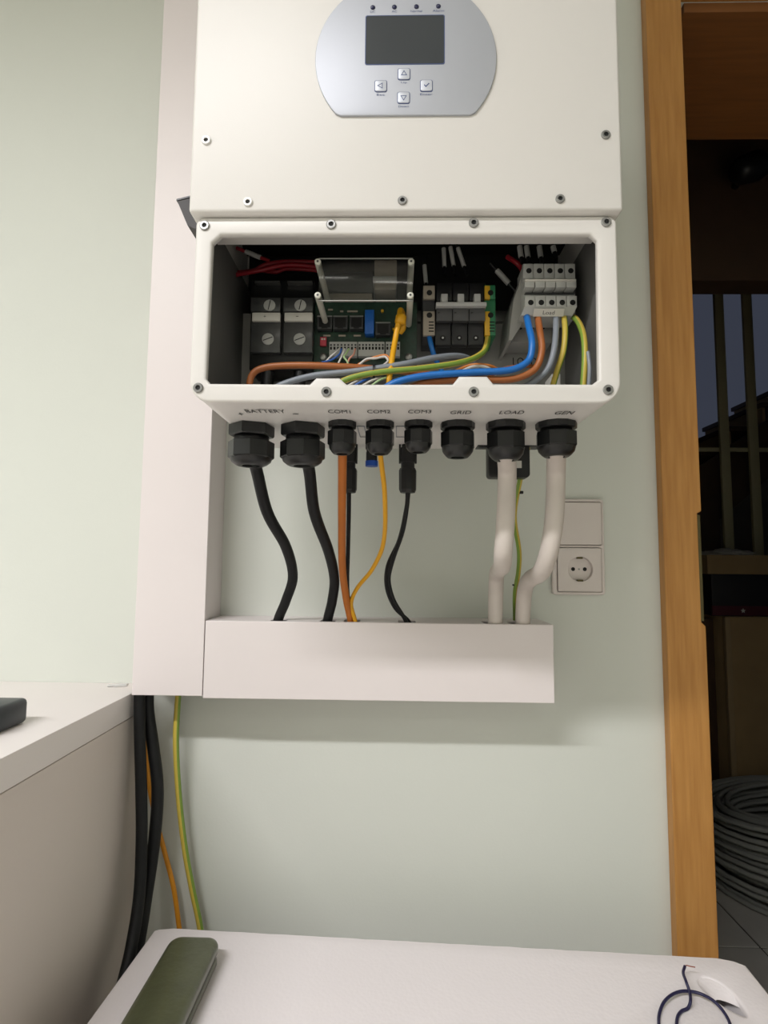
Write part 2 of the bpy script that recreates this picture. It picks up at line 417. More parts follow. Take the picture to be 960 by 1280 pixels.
# ================================================================== INVERTER
YF, YB, YK = -0.394, -0.386, -0.16
ZC = at(508, 263.5, YF).z                      # bottom of the upper cover
HW = 0.2115
HB = 0.2065
zfb = at(500, 503, YB).z                       # bottom of the wiring box
inv = empty('solar_inverter', (0, -.25, zfb), 'white wall-mounted solar inverter with round display panel and open wiring compartment', 'inverter')
xc = (at(237, 263, YF).x + at(778, 264, YF).x) / 2
XL, XR = xc - HW, xc + HW
CAVH = .062
b = nb(); box(b, (XL, YF, ZC), (XR, YF + .030, ZC + .50), 0.0032, 3)
box(b, (XL, YF + .0301, ZC + CAVH), (XR, -0.125, ZC + .4995), 0.001, 1); box(b, (XL, -.20, ZC), (XR, -0.125, ZC + CAVH - .0002))
for xa_, xb__ in ((XL, XL + .006), (XR - .006, XR)): box(b, (xa_, YF + .0301, ZC), (xb__, -.2002, ZC + CAVH - .0002))
obj('upper_cover', b, M_inv, inv, autos=40)
bx('mounting_bracket', (xc - .17, -0.1245, ZC + .1), (xc + .17, -0.0005, ZC + .16), M_steel, inv, .001)
bx('mounting_bracket', (xc - .17, -0.1245, ZC + .35), (xc + .17, -0.0005, ZC + .41), M_steel, inv, .001)

# wiring box: rim frame, shell
ox0, ox1 = (at(242, 300, YB).x + at(239, 470, YB).x) / 2, (at(773, 300, YB).x + at(775, 470, YB).x) / 2
oz0, oz1 = zfb, ZC - .0005
def pz(px, py): p = at(px, py, YB); return (p.x, p.z)
inner = [pz(265, 303), pz(276, 293), pz(738, 292), pz(747, 300), pz(749, 474), pz(741, 480), pz(617, 479.5), pz(609, 470), pz(574, 470), pz(566, 480), pz(433, 480), pz(424, 472), pz(395, 472), pz(387, 480), pz(262, 479), pz(257, 473)]
rim_outer = rrect(ox0, oz0, ox1, oz1, [.021, .021, .008, .008], 8)
b = nb(); plate(b, rim_outer, [inner], (0, YB, 0), X, Z, 0.009, bev=0.0028, bseg=3)
obj('compartment_rim', b, M_inv, inv, autos=40)
IB = -0.235
io = [q for q in rrect(ox0 + .0006, oz0 + .0006, ox1 - .0006, oz1 + .01, [.02, .02, .0005, .0005], 8) if q[1] < oz1 - .01]
ii = [q for q in rrect(ox0 + .004, oz0 + .004, ox1 - .004, oz1 + .01, [.018, .018, .0005, .0005], 8) if q[1] < oz1 - .01]
ush = [(ox0 + .0006, oz1 - .0003)] + io + [(ox1 - .0006, oz1 - .0003), (ox1 - .004, oz1 - .0003)] + ii[::-1] + [(ox0 + .004, oz1 - .0003)]
b = nb(); plate(b, ush, [], (0, YB + .0088, 0), X, Z, abs(YB + .0088 - YK))
obj('compartment_shell', b, M_inv, inv, autos=40)
zmid = at(508, 392, IB).z
b = nb(); plate(b, rrect(ox0 + .0045, oz0 + .0045, ox1 - .0045, zmid, [.017, .017, .001, .001], 6), [], (0, IB, 0), X, Z, abs(IB - YK) - .001)
obj('compartment_back', b, M_inner, inv, autos=40)
bx('cavity_back', (ox0 + .0045, -.2045, zmid + .0003), (ox1 - .0045, -.2003, ZC + CAVH - .0005), M_cavity_shade, inv)  # black sheets on back, top and front paint the cavity's shade
bx('cavity_top', (XL + .0065, YF + .0305, ZC + CAVH - .0015), (XR - .0065, -.205, ZC + CAVH - .0003), M_cavity_shade, inv)
bx('cavity_front', (XL + .0065, YF + .0303, ZC + .0005), (XR - .0065, YF + .0312, ZC + CAVH - .002), M_cavity_shade, inv)
# top return flange (grey strip under the rim's upper edge), side liners inside
fz0 = at(508, 306.5, YB + .03).z
fz1 = at(508, 292, YB).z
b = nb(); xa, xb_ = pz(265, 303)[0] - .004, pz(747, 300)[0] + .004
vv = [b.verts.new(p) for p in ((xa, YB + .008, fz1 + .003), (xb_, YB + .008, fz1 + .003), (xb_, YB + .03, fz0 + .001), (xa, YB + .03, fz0 + .001), (xa, YB + .008, fz1 + .006), (xb_, YB + .008, fz1 + .006), (xb_, YB + .03, fz0 + .004), (xa, YB + .03, fz0 + .004))]
for q in ((0, 1, 2, 3), (7, 6, 5, 4), (0, 4, 5, 1), (1, 5, 6, 2), (2, 6, 7, 3), (3, 7, 4, 0)): b.faces.new([vv[i] for i in q])
bmesh.ops.recalc_face_normals(b, faces=b.faces[:])
obj('drip_flange', b, M_inv, inv)
bx('liner', (ox0 + .0045, YB + .012, oz0 + .02), (ox0 + .0075, -.2050, oz1 + .012), M_liner, inv)
bx('liner', (ox1 - .0075, YB + .012, oz0 + .02), (ox1 - .0045, -.2050, oz1 + .012), M_liner, inv)

# screws
def make_screw(r, m, name='screw'):
    b = nb(); lathe(b, (0, 0, 0), (0, -1, 0), [(0, r), (.0012, r), (.0019, r * .86), (.0019, r * .5), (.0004, r * .46)], 20)
    s = obj(name, b, m, inv, autos=40)
    h = nb(); lathe(h, (0, -.0004, 0), (0, -1, 0), [(0, r * .5), (.00035, r * .5)], 6)
    k = obj('hex_socket', h, M_hole, s)
    return s, k
def put_screws(spots, y, r, m):
    s0, k0 = make_screw(r, m); base = WORLD[s0.name].copy(); kofs = WORLD[k0.name] - base
    for i, (px, py) in enumerate(spots):
        p = at(px, py, y); p = Vector((p.x, y, p.z)) + base
        if i == 0: s0.location = p - WORLD[inv.name]; WORLD[s0.name] = p; continue
        s = copy_at(s0, p, inv); copy_at(k0, p + kofs, s)
put_screws([(258, 176), (310, 253)], YF, .0047, M_steelw)
put_screws([(757, 169), (503, 251), (700, 249)], YF, .0045, M_steel)
put_screws([(256, 282.5), (414, 281), (592, 279), (757.5, 278), (248, 485), (408, 490), (592, 490), (760, 487.5)], YB, .0049, M_steel)

# display panel
pc = at(507, 75, YF); pr = abs(at(620, 75, YF).x - at(394, 75, YF).x) / 2
zbt = at(507, 146, YF).z - pc.z
n = 72; ol = []
for k in range(n):
    a = 2 * math.pi * k / n; ol.append((pr * math.cos(a), max(zbt, min(-zbt * 1.32, pr * math.sin(a)))))
b = nb(); plate(b, ol, [], (pc.x, YF - .0022, pc.z), X, Z, .0024, bev=.0006, bseg=2)
dp = obj('display_panel', b, M_panel, inv, autos=40)
YP = YF - .0022
xl_, xr_, zb_, zt_ = prect(457.5, 20, 555, 80, YP)
b = nb(); plate(b, rrect(xl_, zb_, xr_, zt_, .0018), [], (0, YP - .0004, 0), X, Z, .0008); obj('screen', b, M_screen, dp)
b = nb(); plate(b, rrect(xl_ - .0008, zb_ - .0008, xr_ + .0008, zt_ + .0008, .002), [rrect(xl_ + .0002, zb_ + .0002, xr_ - .0002, zt_ - .0002, .0018)], (0, YP - .0003, 0), X, Z, .0007); obj('screen_border', b, M_blue, dp)
led0 = None
for px, py, s in ((466, 9.5, 'DC'), (493, 9, 'AC'), (520.5, 8.5, 'Normal'), (548, 8, 'Alarm')):
    p = at(px, py, YP)
    b = nb(); lathe(b, (p.x, YP + .0002, p.z), -Y, [(0, .0024), (.0007, .0024), (.0013, .0014)], 14); obj('indicator_led', b, M_led, dp, smooth=True)
    p = at(px, py + 5.5, YP); text('lettering', s, .0052 if len(s) < 3 else .0115, .0022, (p.x, YP, p.z), X, Z, M_blue, dp, .0002)
for px, py, s, g in ((505, 93, 'Up', 'u'), (476, 108, 'Esc', 'l'), (533, 107.5, 'Enter', 'e'), (504.5, 122.5, 'Down', 'd')):
    p = at(px, py, YP); h = .0057
    b = nb(); plate(b, rrect(-h, -h, h, h, .0019), [], (p.x, YP - .001, p.z), X, Z, .0012, bev=.0004); bt_ = obj('button', b, M_key, dp, autos=40)
    b = nb(); plate(b, rrect(-h - .0006, -h - .0006, h + .0006, h + .0006, .0022), [rrect(-h + .0002, -h + .0002, h - .0002, h - .0002, .0018)], (p.x, YP - .00035, p.z), X, Z, .0006); obj('button_border', b, M_blue, bt_)
    b = nb()
    if g == 'e':
        plate(b, [(-.0026, .0002), (-.0006, -.0022), (.003, .0018), (.0022, .0024), (-.0006, -.0006), (-.0019, .0009)], [], (p.x, YP - .0011, p.z), X, Z, .0002)
    else:
        an = {'u': 90, 'd': 270, 'l': 180}[g]
        tri = lambda r: [(r * math.cos(math.radians(an + q)), r * math.sin(math.radians(an + q))) for q in (0, 120, 240)]
        plate(b, tri(.0036), [tri(.0024)], (p.x, YP - .0011, p.z), X, Z, .0002)
    obj('symbol', b, M_blue, bt_)
    p = at(px, py + 10.6, YP); text('lettering', s, .0022 * len(s) + .0014, .0021, (p.x, YP, p.z), X, Z, M_blue, dp, .0002)

# rotary isolator handle on the left flank
def quadprism(bm, pts, y0, y1):
    a = [bm.verts.new((x, y0, z)) for x, z in pts]; c = [bm.verts.new((x, y1, z)) for x, z in pts]; m_ = len(pts)
    bm.faces.new(a); bm.faces.new(c[::-1])
    for i in range(m_): bm.faces.new((a[i], c[i], c[(i + 1) % m_], a[(i + 1) % m_]))
    bmesh.ops.recalc_face_normals(bm, faces=bm.faces[:]); return bm
ys = -0.30
P = lambda px, py: (at(px, py, ys).x, at(px, py, ys).z)
b = quadprism(nb(), [P(221, 250), P(246, 244), P(262, 255), P(262, 289), P(247, 287), P(234.5, 282)], ys, ys + .028)
sw = obj('isolator_handle', b, mat('isolator_dark', '262120', 0.5), inv)
b = quadprism(nb(), [P(220.8, 249.2), P(246, 243), P(246, 245), P(220.8, 251.2)], ys - .0008, ys + .0288); obj('handle_edge', b, M_jack, sw)

# ---- cable glands on the underside
ZU = zfb + .0006
def gland(px, py, r, hh, loose, name='cable_gland'):
    c = atz(px, py, ZU); z = ZU
    fl = .35 if loose else .24
    b = nb(); lathe(b, (c.x, c.y, z + .0002), -Z, [(0, r * .98), (.0008, r * 1.04), (hh * fl * .7, r * 1.04), (hh * fl * .8, r * .98)], 6 if loose else 12, up=(1, .35, 0))
    g = obj(name, b, M_blackg, inv)
    t = nb(); lathe(t, (c.x, c.y, z - hh * fl * .75), -Z, [(0, r * .8), (hh * .3, r * .8)], 24); obj('gland_thread', t, M_black, g, smooth=True)
    t0 = hh * (.40 if loose else .27); hex_h = hh * (.42 if loose else .45)
    t = nb(); lathe(t, (c.x, c.y, z - t0), -Z, [(0, r * .98), (.001, r * 1.05), (hex_h * .92, r * 1.05), (hex_h, r * .98)], 8, up=(1, .2, 0)); obj('gland_nut', t, M_blackg, g)
    zz = t0 + hex_h; left = hh - zz
    t = nb(); lathe(t, (c.x, c.y, z - zz + .0005), -Z, [(0, r * .96), (left * .45, r * .9), (left * .8, r * .74), (left, r * .6), (left * 1.0, r * .42), (left * .3, r * .40)], 28); obj('gland_dome', t, M_blackg, g, autos=50)
    for k in range(18):
        pass
    return Vector((c.x, c.y, z - hh))
G = {}
G['bp'] = gland(315, 532, .0245, .047, True)
G['bn'] = gland(379, 532, .0240, .047, True)
G['c1'] = gland(428, 528, .0152, .036, False)
G['c2'] = gland(475, 528, .0152, .036, False)
G['c3'] = gland(523, 528, .0150, .034, False)
G['gr'] = gland(572, 529, .0182, .039, False)
G['ld'] = gland(632, 529, .0205, .042, False)
G['ge'] = gland(695, 529, .0212, .038, False)
# lettering under the box
def under(s, x0, x1, py, hpx=.0125):
    c = atz((x0 + x1) / 2, py, ZU - .0006); wd = atz(x1, py, ZU).x - atz(x0, py, ZU).x
    text('lettering', s, wd, hpx, (c.x, c.y, zfb), X, -Y, M_dark, inv, .0002)
under('BATTERY', 307, 356, 514); under('COM1', 410, 438, 514.5); under('COM2', 459, 488, 514.5); under('COM3', 510, 539, 514.5)
under('GRID', 563, 589, 515.5); under('LOAD', 625, 655, 515.5); under('GEN', 694, 717, 516)
under('+', 298, 304, 517.5, .010); under('-', 366, 373, 517.5, .002)
for x0, x1 in ((446, 459), (495, 507)):
    a = atz(x0, 532, ZU); c = atz(x1, 546, ZU); b = nb(); plate(b, [(a.x, -a.y), (c.x, -a.y), (c.x, -c.y), (a.x, -c.y)], [[(a.x + .0009, -a.y - .002), (c.x - .0009, -a.y - .002), (c.x - .0009, -c.y + .002), (a.x + .0009, -c.y + .002)]], (0, 0, zfb - .0002), X, -Y, .0004)
    obj('printed_frame', b, M_grey, inv)

# black plug-in logger with flange between the last glands
YL = -0.185
lg = empty('data_logger', (at(636, 560, YL).x, YL, at(636, 597, YL).z), 'black plug-in data logger screwed under the inverter behind the LOAD cable', 'data logger')
xl_, xr_, zb_, zt_ = prect(610.5, 540, 662.5, 596.5, YL)
b = nb(); plate(b, rrect(xl_, zb_, xr_, zt_, [.005, .005, .001, .001]), [], (0, YL, 0), X, Z, .022, bev=.0015); obj('logger_body', b, M_black, lg, autos=40)
fx0, fx1, fzb, fzt = prect(597, 535, 676, 540.5, YL)
bx('logger_flange', (fx0, YL - .002, fzb), (fx1, YL + .024, zfb - .0003), M_black, lg, .0008)
for px, py in ((602, 541), (668, 546)):
    p = at(px, py, YL - .003); b = nb(); lathe(b, (p.x, YL + .006, fzb), -Z, [(0, .0042), (.003, .0042), (.0045, .0028), (.010, .0026)], 10); obj('thumb_screw', b, M_steel, lg, autos=40)
xl_, xr_, zb_, zt_ = prect(599, 551, 609.5, 559, YL); bx('logger_clip', (xl_, YL - .001, zb_), (xr_ + .002, YL + .012, zt_), M_black, lg, .001)
xl_, xr_, zb_, zt_ = prect(645, 576, 652, 585, YL); bx('sticker', (xl_, YL - .0004, zb_), (xr_, YL + .0003, zt_), M_label, lg)

# ================================================================== INSIDE THE COMPARTMENT
def A(px, py, y): return at(px, py, y)
# battery terminal block
YT = -0.292
bb = obj('battery_terminal', box(nb(), *[(lambda r: ((r[0], YT + .012, r[2]), (r[1], IB - .0005, r[3])))(prect(313, 350, 392, 462, YT + .012))][0], .001), M_black, inv, autos=35)
for (x0, x1, s, sx1, sx2) in ((313.5, 350.5, '+', 337, 335), (354, 391, '-', 375.5, 374.5)):
    pbox('terminal_cover', x0, 372, x1, 389.5, YT + .004, .008, M_smoke, bb, .0008)
    pbox('terminal_cover', x0, 402, x1, 440.5, YT + .002, .010, M_smoke, bb, .0012)
    pl = pbox('label_plate', x0 + 1.5, 390.5, x1 - .5, 401, YT - .002, .006, M_label, bb, .0006)
    p = A((x0 + x1) / 2 - 1, 395.5, YT - .002); text('lettering', s, .0028, .0028 if s == '+' else .0007, (p.x, YT - .002, p.z), X, Z, M_dark, pl, .0003)
    pbox('busbar', x0 + 5, 351, x1 - 1, 353.5, YT + .006, .006, M_steel, bb)
    for px, py, a in ((sx1, 382, .2), (sx2, 424, 1.2)):
        yy = YT + (.004 if py < 400 else .002)
        p = A(px, py, yy); b = nb(); lathe(b, (p.x, yy + .0005, p.z), -Y, [(0, .0068), (.0014, .0068), (.002, .0058)], 20); sc_ = obj('terminal_screw', b, M_termw, bb, autos=40)
        b = nb(); d = Vector((math.sin(a), 0, math.cos(a))) * .0058; e = Vector((d.z, 0, -d.x)) * .09
        o_ = Vector((p.x, yy - .0017, p.z)); vq = [b.verts.new(o_ + q) for q in (d + e, d - e, -d - e, -d + e)]; b.faces.new(vq); obj('screw_slot', b, M_hole, sc_)
    b = nb(); pa = A((x0 + x1) / 2 + 2, 440, YT + .014); pb = A((x0 + x1) / 2 - 2, 500, YT + .02)
    tag(obj('battery_lug_cable', tube(nb(), [(pa.x, YT + .0215, pa.z - .0015), (pa.x, YT + .021, pa.z - .02), (pb.x, YT + .02, zfb + .006)], .0075), M_black), 'black battery cable end rising to the %s battery terminal' % ('plus' if s == '+' else 'minus'), 'cable')
    b.free()

# circuit board with sockets and strips
YPCB = -0.272
pcb = pbox('circuit_board', 391, 378, 521, 470, YPCB, .0018, M_pcb, inv)
def sub(name, x0, y0, x1, y1, proud, m, bev=.0004, parent=None):
    return pbox(name, x0, y0, x1, y1, YPCB - proud, proud - .0002, m, parent or pcb, bev)
for x0, y0, x1, y1 in ((396.5, 394, 415, 411), (416.5, 394, 434.5, 411), (437, 394, 454, 411), (469.5, 402, 488, 418.5)):
    j = sub('network_socket', x0, y0, x1, y1, .010, M_jack)
    xl_, xr_, zb_, zt_ = prect(x0, y0, x1, y1, YPCB - .010)
    wq, hq = xr_ - xl_, zt_ - zb_
    b = nb(); plate(b, [(xl_ + wq * .12, zb_ + hq * .12), (xl_ + wq * .3, zb_ + hq * .12), (xl_ + wq * .3, zb_ + hq * .02), (xr_ - wq * .3, zb_ + hq * .02), (xr_ - wq * .3, zb_ + hq * .12), (xr_ - wq * .12, zb_ + hq * .12), (xr_ - wq * .12, zt_ - hq * .18), (xl_ + wq * .12, zt_ - hq * .18)], [], (0, YPCB - .0102, 0), X, Z, .0006)
    obj('socket_opening', b, M_hole, j)
    b = nb(); box(b, (xl_, YPCB - .0104, zt_ - hq * .12), (xr_, YPCB - .009, zt_ - hq * .04)); obj('socket_shield', b, M_steel, j)
sub('relay', 456, 387, 467.5, 417, .013, M_relayb, .0006)
ds = sub('dip_switch', 400, 421, 408, 432, .004, M_redp)
for px in (402.6, 405.6): pbox('slider', px - 1, 422.6, px + 1, 424.8, YPCB - .0046, .0008, M_label, ds)
for x0, x1, nn in ((411.5, 446.5, 8), (447.5, 480.5, 8), (482, 500, 4)):
    t = sub('terminal_strip', x0, 427, x1, 445, .009, M_termw, .0005)
    for k in range(nn):
        cx = x0 + (k + .5) * (x1 - x0) / nn
        pbox('clamp_opening', cx - 1.25, 433.5, cx + 1.25, 437, YPCB - .0092, .0006, M_hole, t)
        pbox('clamp_lever', cx - 1.1, 430, cx + 1.1, 432.2, YPCB - .0096, .0008, M_jack, t)
for px, py in ((404, 446), (511, 446)):
    p = A(px, py, YPCB); b = nb(); lathe(b, (p.x, YPCB, p.z), -Y, [(0, .0042), (.0012, .0042), (.002, .0026)], 16); obj('board_screw', b, M_steel, pcb, autos=40)
for x0, y0, x1, y1 in ((404, 418.5, 413, 420.5), (423, 418.5, 432, 420.5), (442, 418.5, 451, 420.5), (410, 386, 416, 388), (425, 388, 429, 390), (434, 388, 447, 390)):
    sub('chip', x0, y0, x1, y1, .0014, M_beige, 0)
for px, py in ((478, 390), (492, 413)):
    p = A(px, py, YPCB); b = nb(); lathe(b, (p.x, YPCB, p.z), -Y, [(0, .0018), (.004, .0018), (.0046, .001)], 10); obj('capacitor', b, M_tyellow, pcb, smooth=True)
# modules behind the clear shield
for x0, y0, x1, y1, pr_, m in ((405, 340, 466, 366, .016, M_breakg), (405, 366.5, 465, 375, .020, M_beige), (468, 325, 496, 347, .018, M_beige), (466, 345, 496, 352, .022, M_termw), (468, 351, 495, 362, .018, M_beige)):
    pbox('relay_module', x0, y0, x1, y1, IB - pr_, pr_ + .0295, m, inv, .0008)
# nylon standoffs and clear shield
for (fx, fy, bx_, by_) in ((397, 326.5, 406, 358), (514, 326.5, 513.5, 358), (397, 368.5, 406, 393), (513, 368.5, 513, 395)):
    pf = A(fx, fy, -.347); pk = Vector((pf.x, IB, pf.z))
    b = nb(); lathe(b, pf, Y, [(0, .0022), (.0006, .0034), (-.2052 - pf.y, .0034)], 14)
    s_ = obj('standoff', b, M_nylon, inv, autos=40)
    b = nb(); lathe(b, pf - Vector((0, .0002, 0)), Y, [(0, .0012), (.0004, .0012)], 10); obj('standoff_bore', b, M_jack, s_)
xl_, xr_, zb_, zt_ = prect(398, 323, 516, 375, -.344)
bx('clear_shield', (xl_, -.3435, zb_), (xr_, -.3415, zt_), M_clear, inv, .0003)
bx('shield_edge', (xl_, -.3437, zt_), (xr_, -.3413, zt_ + .0006), M_termw, inv); bx('shield_edge', (xl_, -.3437, zb_ - .0006), (xr_, -.3413, zb_), M_termw, inv)

# breaker group on a rail
YR = -0.296
brk = pbox('breaker', 545, 353, 607, 432, YR + .014, .045, M_breaker, inv, .001)
pbox('rail', 522, 388, 640, 402, IB - .0075, .007, M_steel, inv, .0005)
for k in range(3):
    x0 = 545.5 + k * 20.6
    pbox('breaker_nose', x0, 383.5, x0 + 19.8, 401, YR, .016, M_breakg, brk, .0006)
    pbox('breaker_top', x0, 354, x0 + 19.9, 376, YR + .010, .006, M_breaker, brk, .0008)
    f_ = pbox('breaker_foot', x0 - 1.5, 403, x0 + 18.0, 431, YR + .006, .010, M_breaker, brk, .0008)
    p = A(x0 + 8, 422.5, YR + .006); b = nb(); lathe(b, (p.x, YR + .0055, p.z), Y, [(0, .0032), (.0006, .0032)], 16); obj('clamp_hole', b, M_hole, f_)
    b = nb(); lathe(b, (p.x, YR + .0051, p.z), Y, [(0, .0012), (.0004, .0012)], 8); obj('clamp_screw', b, M_steel, f_)
    pbox('toggle', x0 + 6, 367, x0 + 14.2, 379, YR - .003, .012, M_lever, brk, .0006)
    b = nb(); p = A(x0 + 3.5, 391, YR); b.faces.new([b.verts.new(v) for v in ((p.x - .0014, YR - .0003, p.z + .0012), (p.x - .0014, YR - .0003, p.z - .0012), (p.x + .0016, YR - .0003, p.z))]); obj('arrow_mark', b, M_hole, brk)
pbox('toggle_bar', 545, 377.3, 608.3, 382.4, YR - .006, .010, M_lever, brk, .0006)
for (x0, x1, ma, mb, nm) in ((528.5, 543.5, M_beige, M_beige, 'neutral_terminal'), (605.5, 619.5, M_tyellow, M_green, 'earth_terminal')):
    t = pbox(nm, x0, 356, x1, 420, YR + .008, .048, M_green if nm[0] == 'e' else M_jack, inv, .0008)
    xm = (x0 + x1) / 2 if nm[0] == 'e' else x1
    for (y0, y1) in ((357, 373.5), (389, 419)):
        pbox('terminal_face', x0 + .4, y0, xm, y1, YR + .004, .0045, ma, t, .0004)
        if nm[0] == 'e': pbox('terminal_face', xm, y0, x1 - .4, y1, YR + .004, .0045, mb, t, .0004)
    for py in (366, 394):
        p = A((x0 + x1) / 2 + .8, py, YR + .004); b = nb(); lathe(b, (p.x, YR + .0036, p.z), Y, [(0, .0032), (.0006, .0032)], 14); obj('clamp_hole', b, M_hole, t)
    for k in range(4):
        py = 402.5 + k * 3.8; pbox('vent_slit', x1 - 7.5, py - .7, x1 - 1.2, py + .7, YR + .0037, .0005, M_hole, t)

# load terminal block on its bracket
YO = -0.322
lt = empty('tmp', (0, 0, 0)); bpy.data.objects.remove(lt)
lb = pbox('load_terminal', 654, 331, 719, 396, YO + .012, .030, M_termw, inv, .001)
for k in range(5):
    x0, x1 = 654 + k * 13.1, 654 + (k + 1) * 13.1 - .5
    a_ = pbox('terminal_upper', x0, 329.5, x1, 348, YO + .006, .008, M_termw, lb, .0005)
    pbox('terminal_nose', x0 + 2, 351.5, x1 + 1.6, 359, YO - .004, .018, M_termw, lb, .0005)
    c_ = pbox('terminal_lower', x0 + 2.2, 369.5, x1 + 2.2, 383, YO - .004, .018, M_termw, lb, .0005)
    p = A((x0 + x1) / 2 + .8, 338.5, YO + .006); b = nb(); lathe(b, (p.x, YO + .0056, p.z), Y, [(0, .0030), (.0006, .0030)], 14); obj('clamp_hole', b, M_hole, a_)
    p = A((x0 + x1) / 2 + 3.2, 378.2, YO - .004); b = nb(); lathe(b, (p.x, YO - .0044, p.z), Y, [(0, .0030), (.0006, .0030)], 14); obj('clamp_hole', b, M_hole, c_)
pbox('terminal_ridge', 656.5, 348.6, 720.5, 350.8, YO - .006, .016, M_label, lb, .0004)
pbox('terminal_groove', 656.5, 362, 719, 366.5, YO + .008, .004, M_breakg, lb)
# lower skirt slanting back
b = nb(); za = A(690, 383, YO - .004); zl_ = A(690, 397, YO + .008); x0 = A(656, 383, YO - .004).x; x1 = A(721.5, 383, YO - .004).x
quad = [(x0, YO - .0035, za.z), (x1, YO - .0035, za.z), (x1 - .003, YO + .003, zl_.z), (x0 - .003, YO + .003, zl_.z)]
f0 = [b.verts.new(q) for q in quad]; f1 = [b.verts.new((q[0], YO + .02, q[2])) for q in quad]
b.faces.new(f0); b.faces.new(f1[::-1])
for i in range(4): b.faces.new((f0[i], f1[i], f1[(i + 1) % 4], f0[(i + 1) % 4]))
bmesh.ops.recalc_face_normals(b, faces=b.faces[:]); obj('terminal_skirt', b, M_termw, lb)
pl0 = A(666.5, 385.5, YO - .0044); pl1 = A(705, 395.5, YO + .001)
U_ = X; V_ = Vector((0, -.0060, pl0.z - pl1.z)).normalized(); org = (A(686, 390, YO - .0018))
org = Vector((org.x, YO - .0010, org.z)); hw, hh_ = (A(705, 390, YO).x - A(667, 390, YO).x) / 2, .0042
b = nb(); plate(b, [(-hw, -hh_), (hw, -hh_), (hw, hh_), (-hw, hh_)], [], org + U_.cross(V_) * .0008, U_, V_, .0006); sk = obj('label_sticker', b, M_label, lb)
text('lettering', 'Load', .0125, .0042, org + U_.cross(V_) * .0008, U_, V_, M_breakg, sk, .0002)
# bracket carrying it
b = quadprism(nb(), [(A(642, 375, -.30).x, A(642, 375, -.30).z), (A(654, 340, -.30).x, A(654, 340, -.30).z), (A(658, 396, -.30).x, A(658, 396, -.30).z), (A(640, 425, -.30).x, A(640, 425, -.30).z), (A(636, 425, -.30).x, A(636, 425, -.30).z)], -.2995, IB - .0005); obj('terminal_bracket', b, M_inner, inv)
gt = pbox('generator_terminal', 639, 398, 690, 428, -.272, .036, M_inner, inv, .001)
for k in range(3):
    px = 650 + k * 14; p = A(px, 409, -.272); b = nb(); lathe(b, (p.x, -.2724, p.z), Y, [(0, .003), (.0006, .003)], 14); obj('clamp_hole', b, M_hole, gt)
p = A(656, 452, IB); text('lettering', 'LOAD', A(673, 452, IB).x - A(643, 452, IB).x, .0100, (p.x, IB, p.z), X, Z, M_dark, inv, .0003)
pbox('cable_clamp', 690, 467, 701, 492, -.30, .03, M_label, inv, .001)

# marker sleeves on hidden wires at the top: wires are things of their own
def marker(px0, py0, px1, py1, y, r, label, wm=M_black, ext=.012, sm=M_termw):
    a, c = A(px0, py0, y), A(px1, py1, y); d = (a - c).normalized()
    t = empty('marked_wire', c, label, 'wire', 'marked wires inside the inverter')
    smooth_obj('sheath', tube(nb(), [a + d * ext, (a + c) / 2, c - d * ext], r * .7, 10, 3), wm, t)
    b = nb(); lathe(b, c, a - c, [(0, r), ((a - c).length, r)], 12); obj('marker_sleeve', b, sm, t, autos=40)
for (a0, a1, c0, c1) in ((554.5, 310.5, 555.5, 333.5), (563, 309, 567, 332), (572.5, 310, 580, 333)):
    marker(a0, a1, c0, c1, -.268, .0026, 'black wire with printed white marker sleeve above the three-pole breaker')
marker(530.5, 331.5, 532.5, 354, -.268, .0026, 'black wire with printed marker sleeve above the beige terminal')
for px in (651.5, 660, 676, 693): marker(px - 2, 308, px, 321.5 if px < 690 else 315, -.272, .0032, 'black wire with white marker sleeve above the grey load terminal', ext=.008)
marker(621, 338, 636, 354.5, -.262, .0034, 'wire with a plain white sleeve hanging beside the load terminal')
marker(307, 314.5, 326, 322, -.268, .0030, 'wire with white sleeve above the red battery wires', M_redw)
# red wires
wr = 'red wires above the battery terminals'
wire('red_wire', [A(293, 341, -.262), A(318, 338, -.27), A(332, 331, -.27), A(360, 327, -.262), A(397, 328, -.255)], .0026, M_redw, 'red wire crossing above the battery terminals', group=wr)
wire('red_wire', [A(292, 344, -.268), A(325, 338, -.275), A(360, 331, -.268), A(397, 334, -.258)], .0026, M_redw, 'red wire crossing above the battery terminals', group=wr)
wire('red_wire', [A(320, 337, -.257), A(345, 340, -.262), A(358, 336, -.258), A(397, 338, -.25)], .0024, M_redw, 'red wire crossing above the battery terminals', group=wr)
wire('red_wire', [A(634, 321, -.262), A(646, 329, -.268), A(653, 338, -.262), A(656, 352, -.255)], .0030, M_redw, 'short red wire beside the grey load terminal')

# power wires along the bottom
YW = -.325
wire('brown_wire', [A(312, 500, -.325), A(313, 474, -.325), A(321, 463, -.325), A(345, 457.5, -.325), (A(400, 457, -.325)), A(470, 461, -.318), A(520, 466, -.306), A(560, 472, -.30)], .0036, M_brown, 'brown wire arching over the battery side of the wiring compartment')
wire('grey_wire', [A(330, 494, -.335), A(352, 481, -.338), A(390, 470, -.338), A(440, 464.5, -.338), A(500, 456, -.334), A(545, 447, -.315), A(575, 445, -.295), A(590, 452, -.28), A(600, 470, -.275)], .0033, M_grey, 'grey wire running from the breaker along the compartment bottom')
wire('earth_wire', [A(410, 490, -.340), A(432, 475, -.343), A(470, 466, -.342), A(530, 460, -.338), A(580, 452, -.325), A(603, 441, -.305), A(609, 428, -.290), A(610, 416, -.285)], .0033, [M_gyy, M_gyg], 'green and yellow earth wire ending at the green terminal', stripe=4, roll=.2)
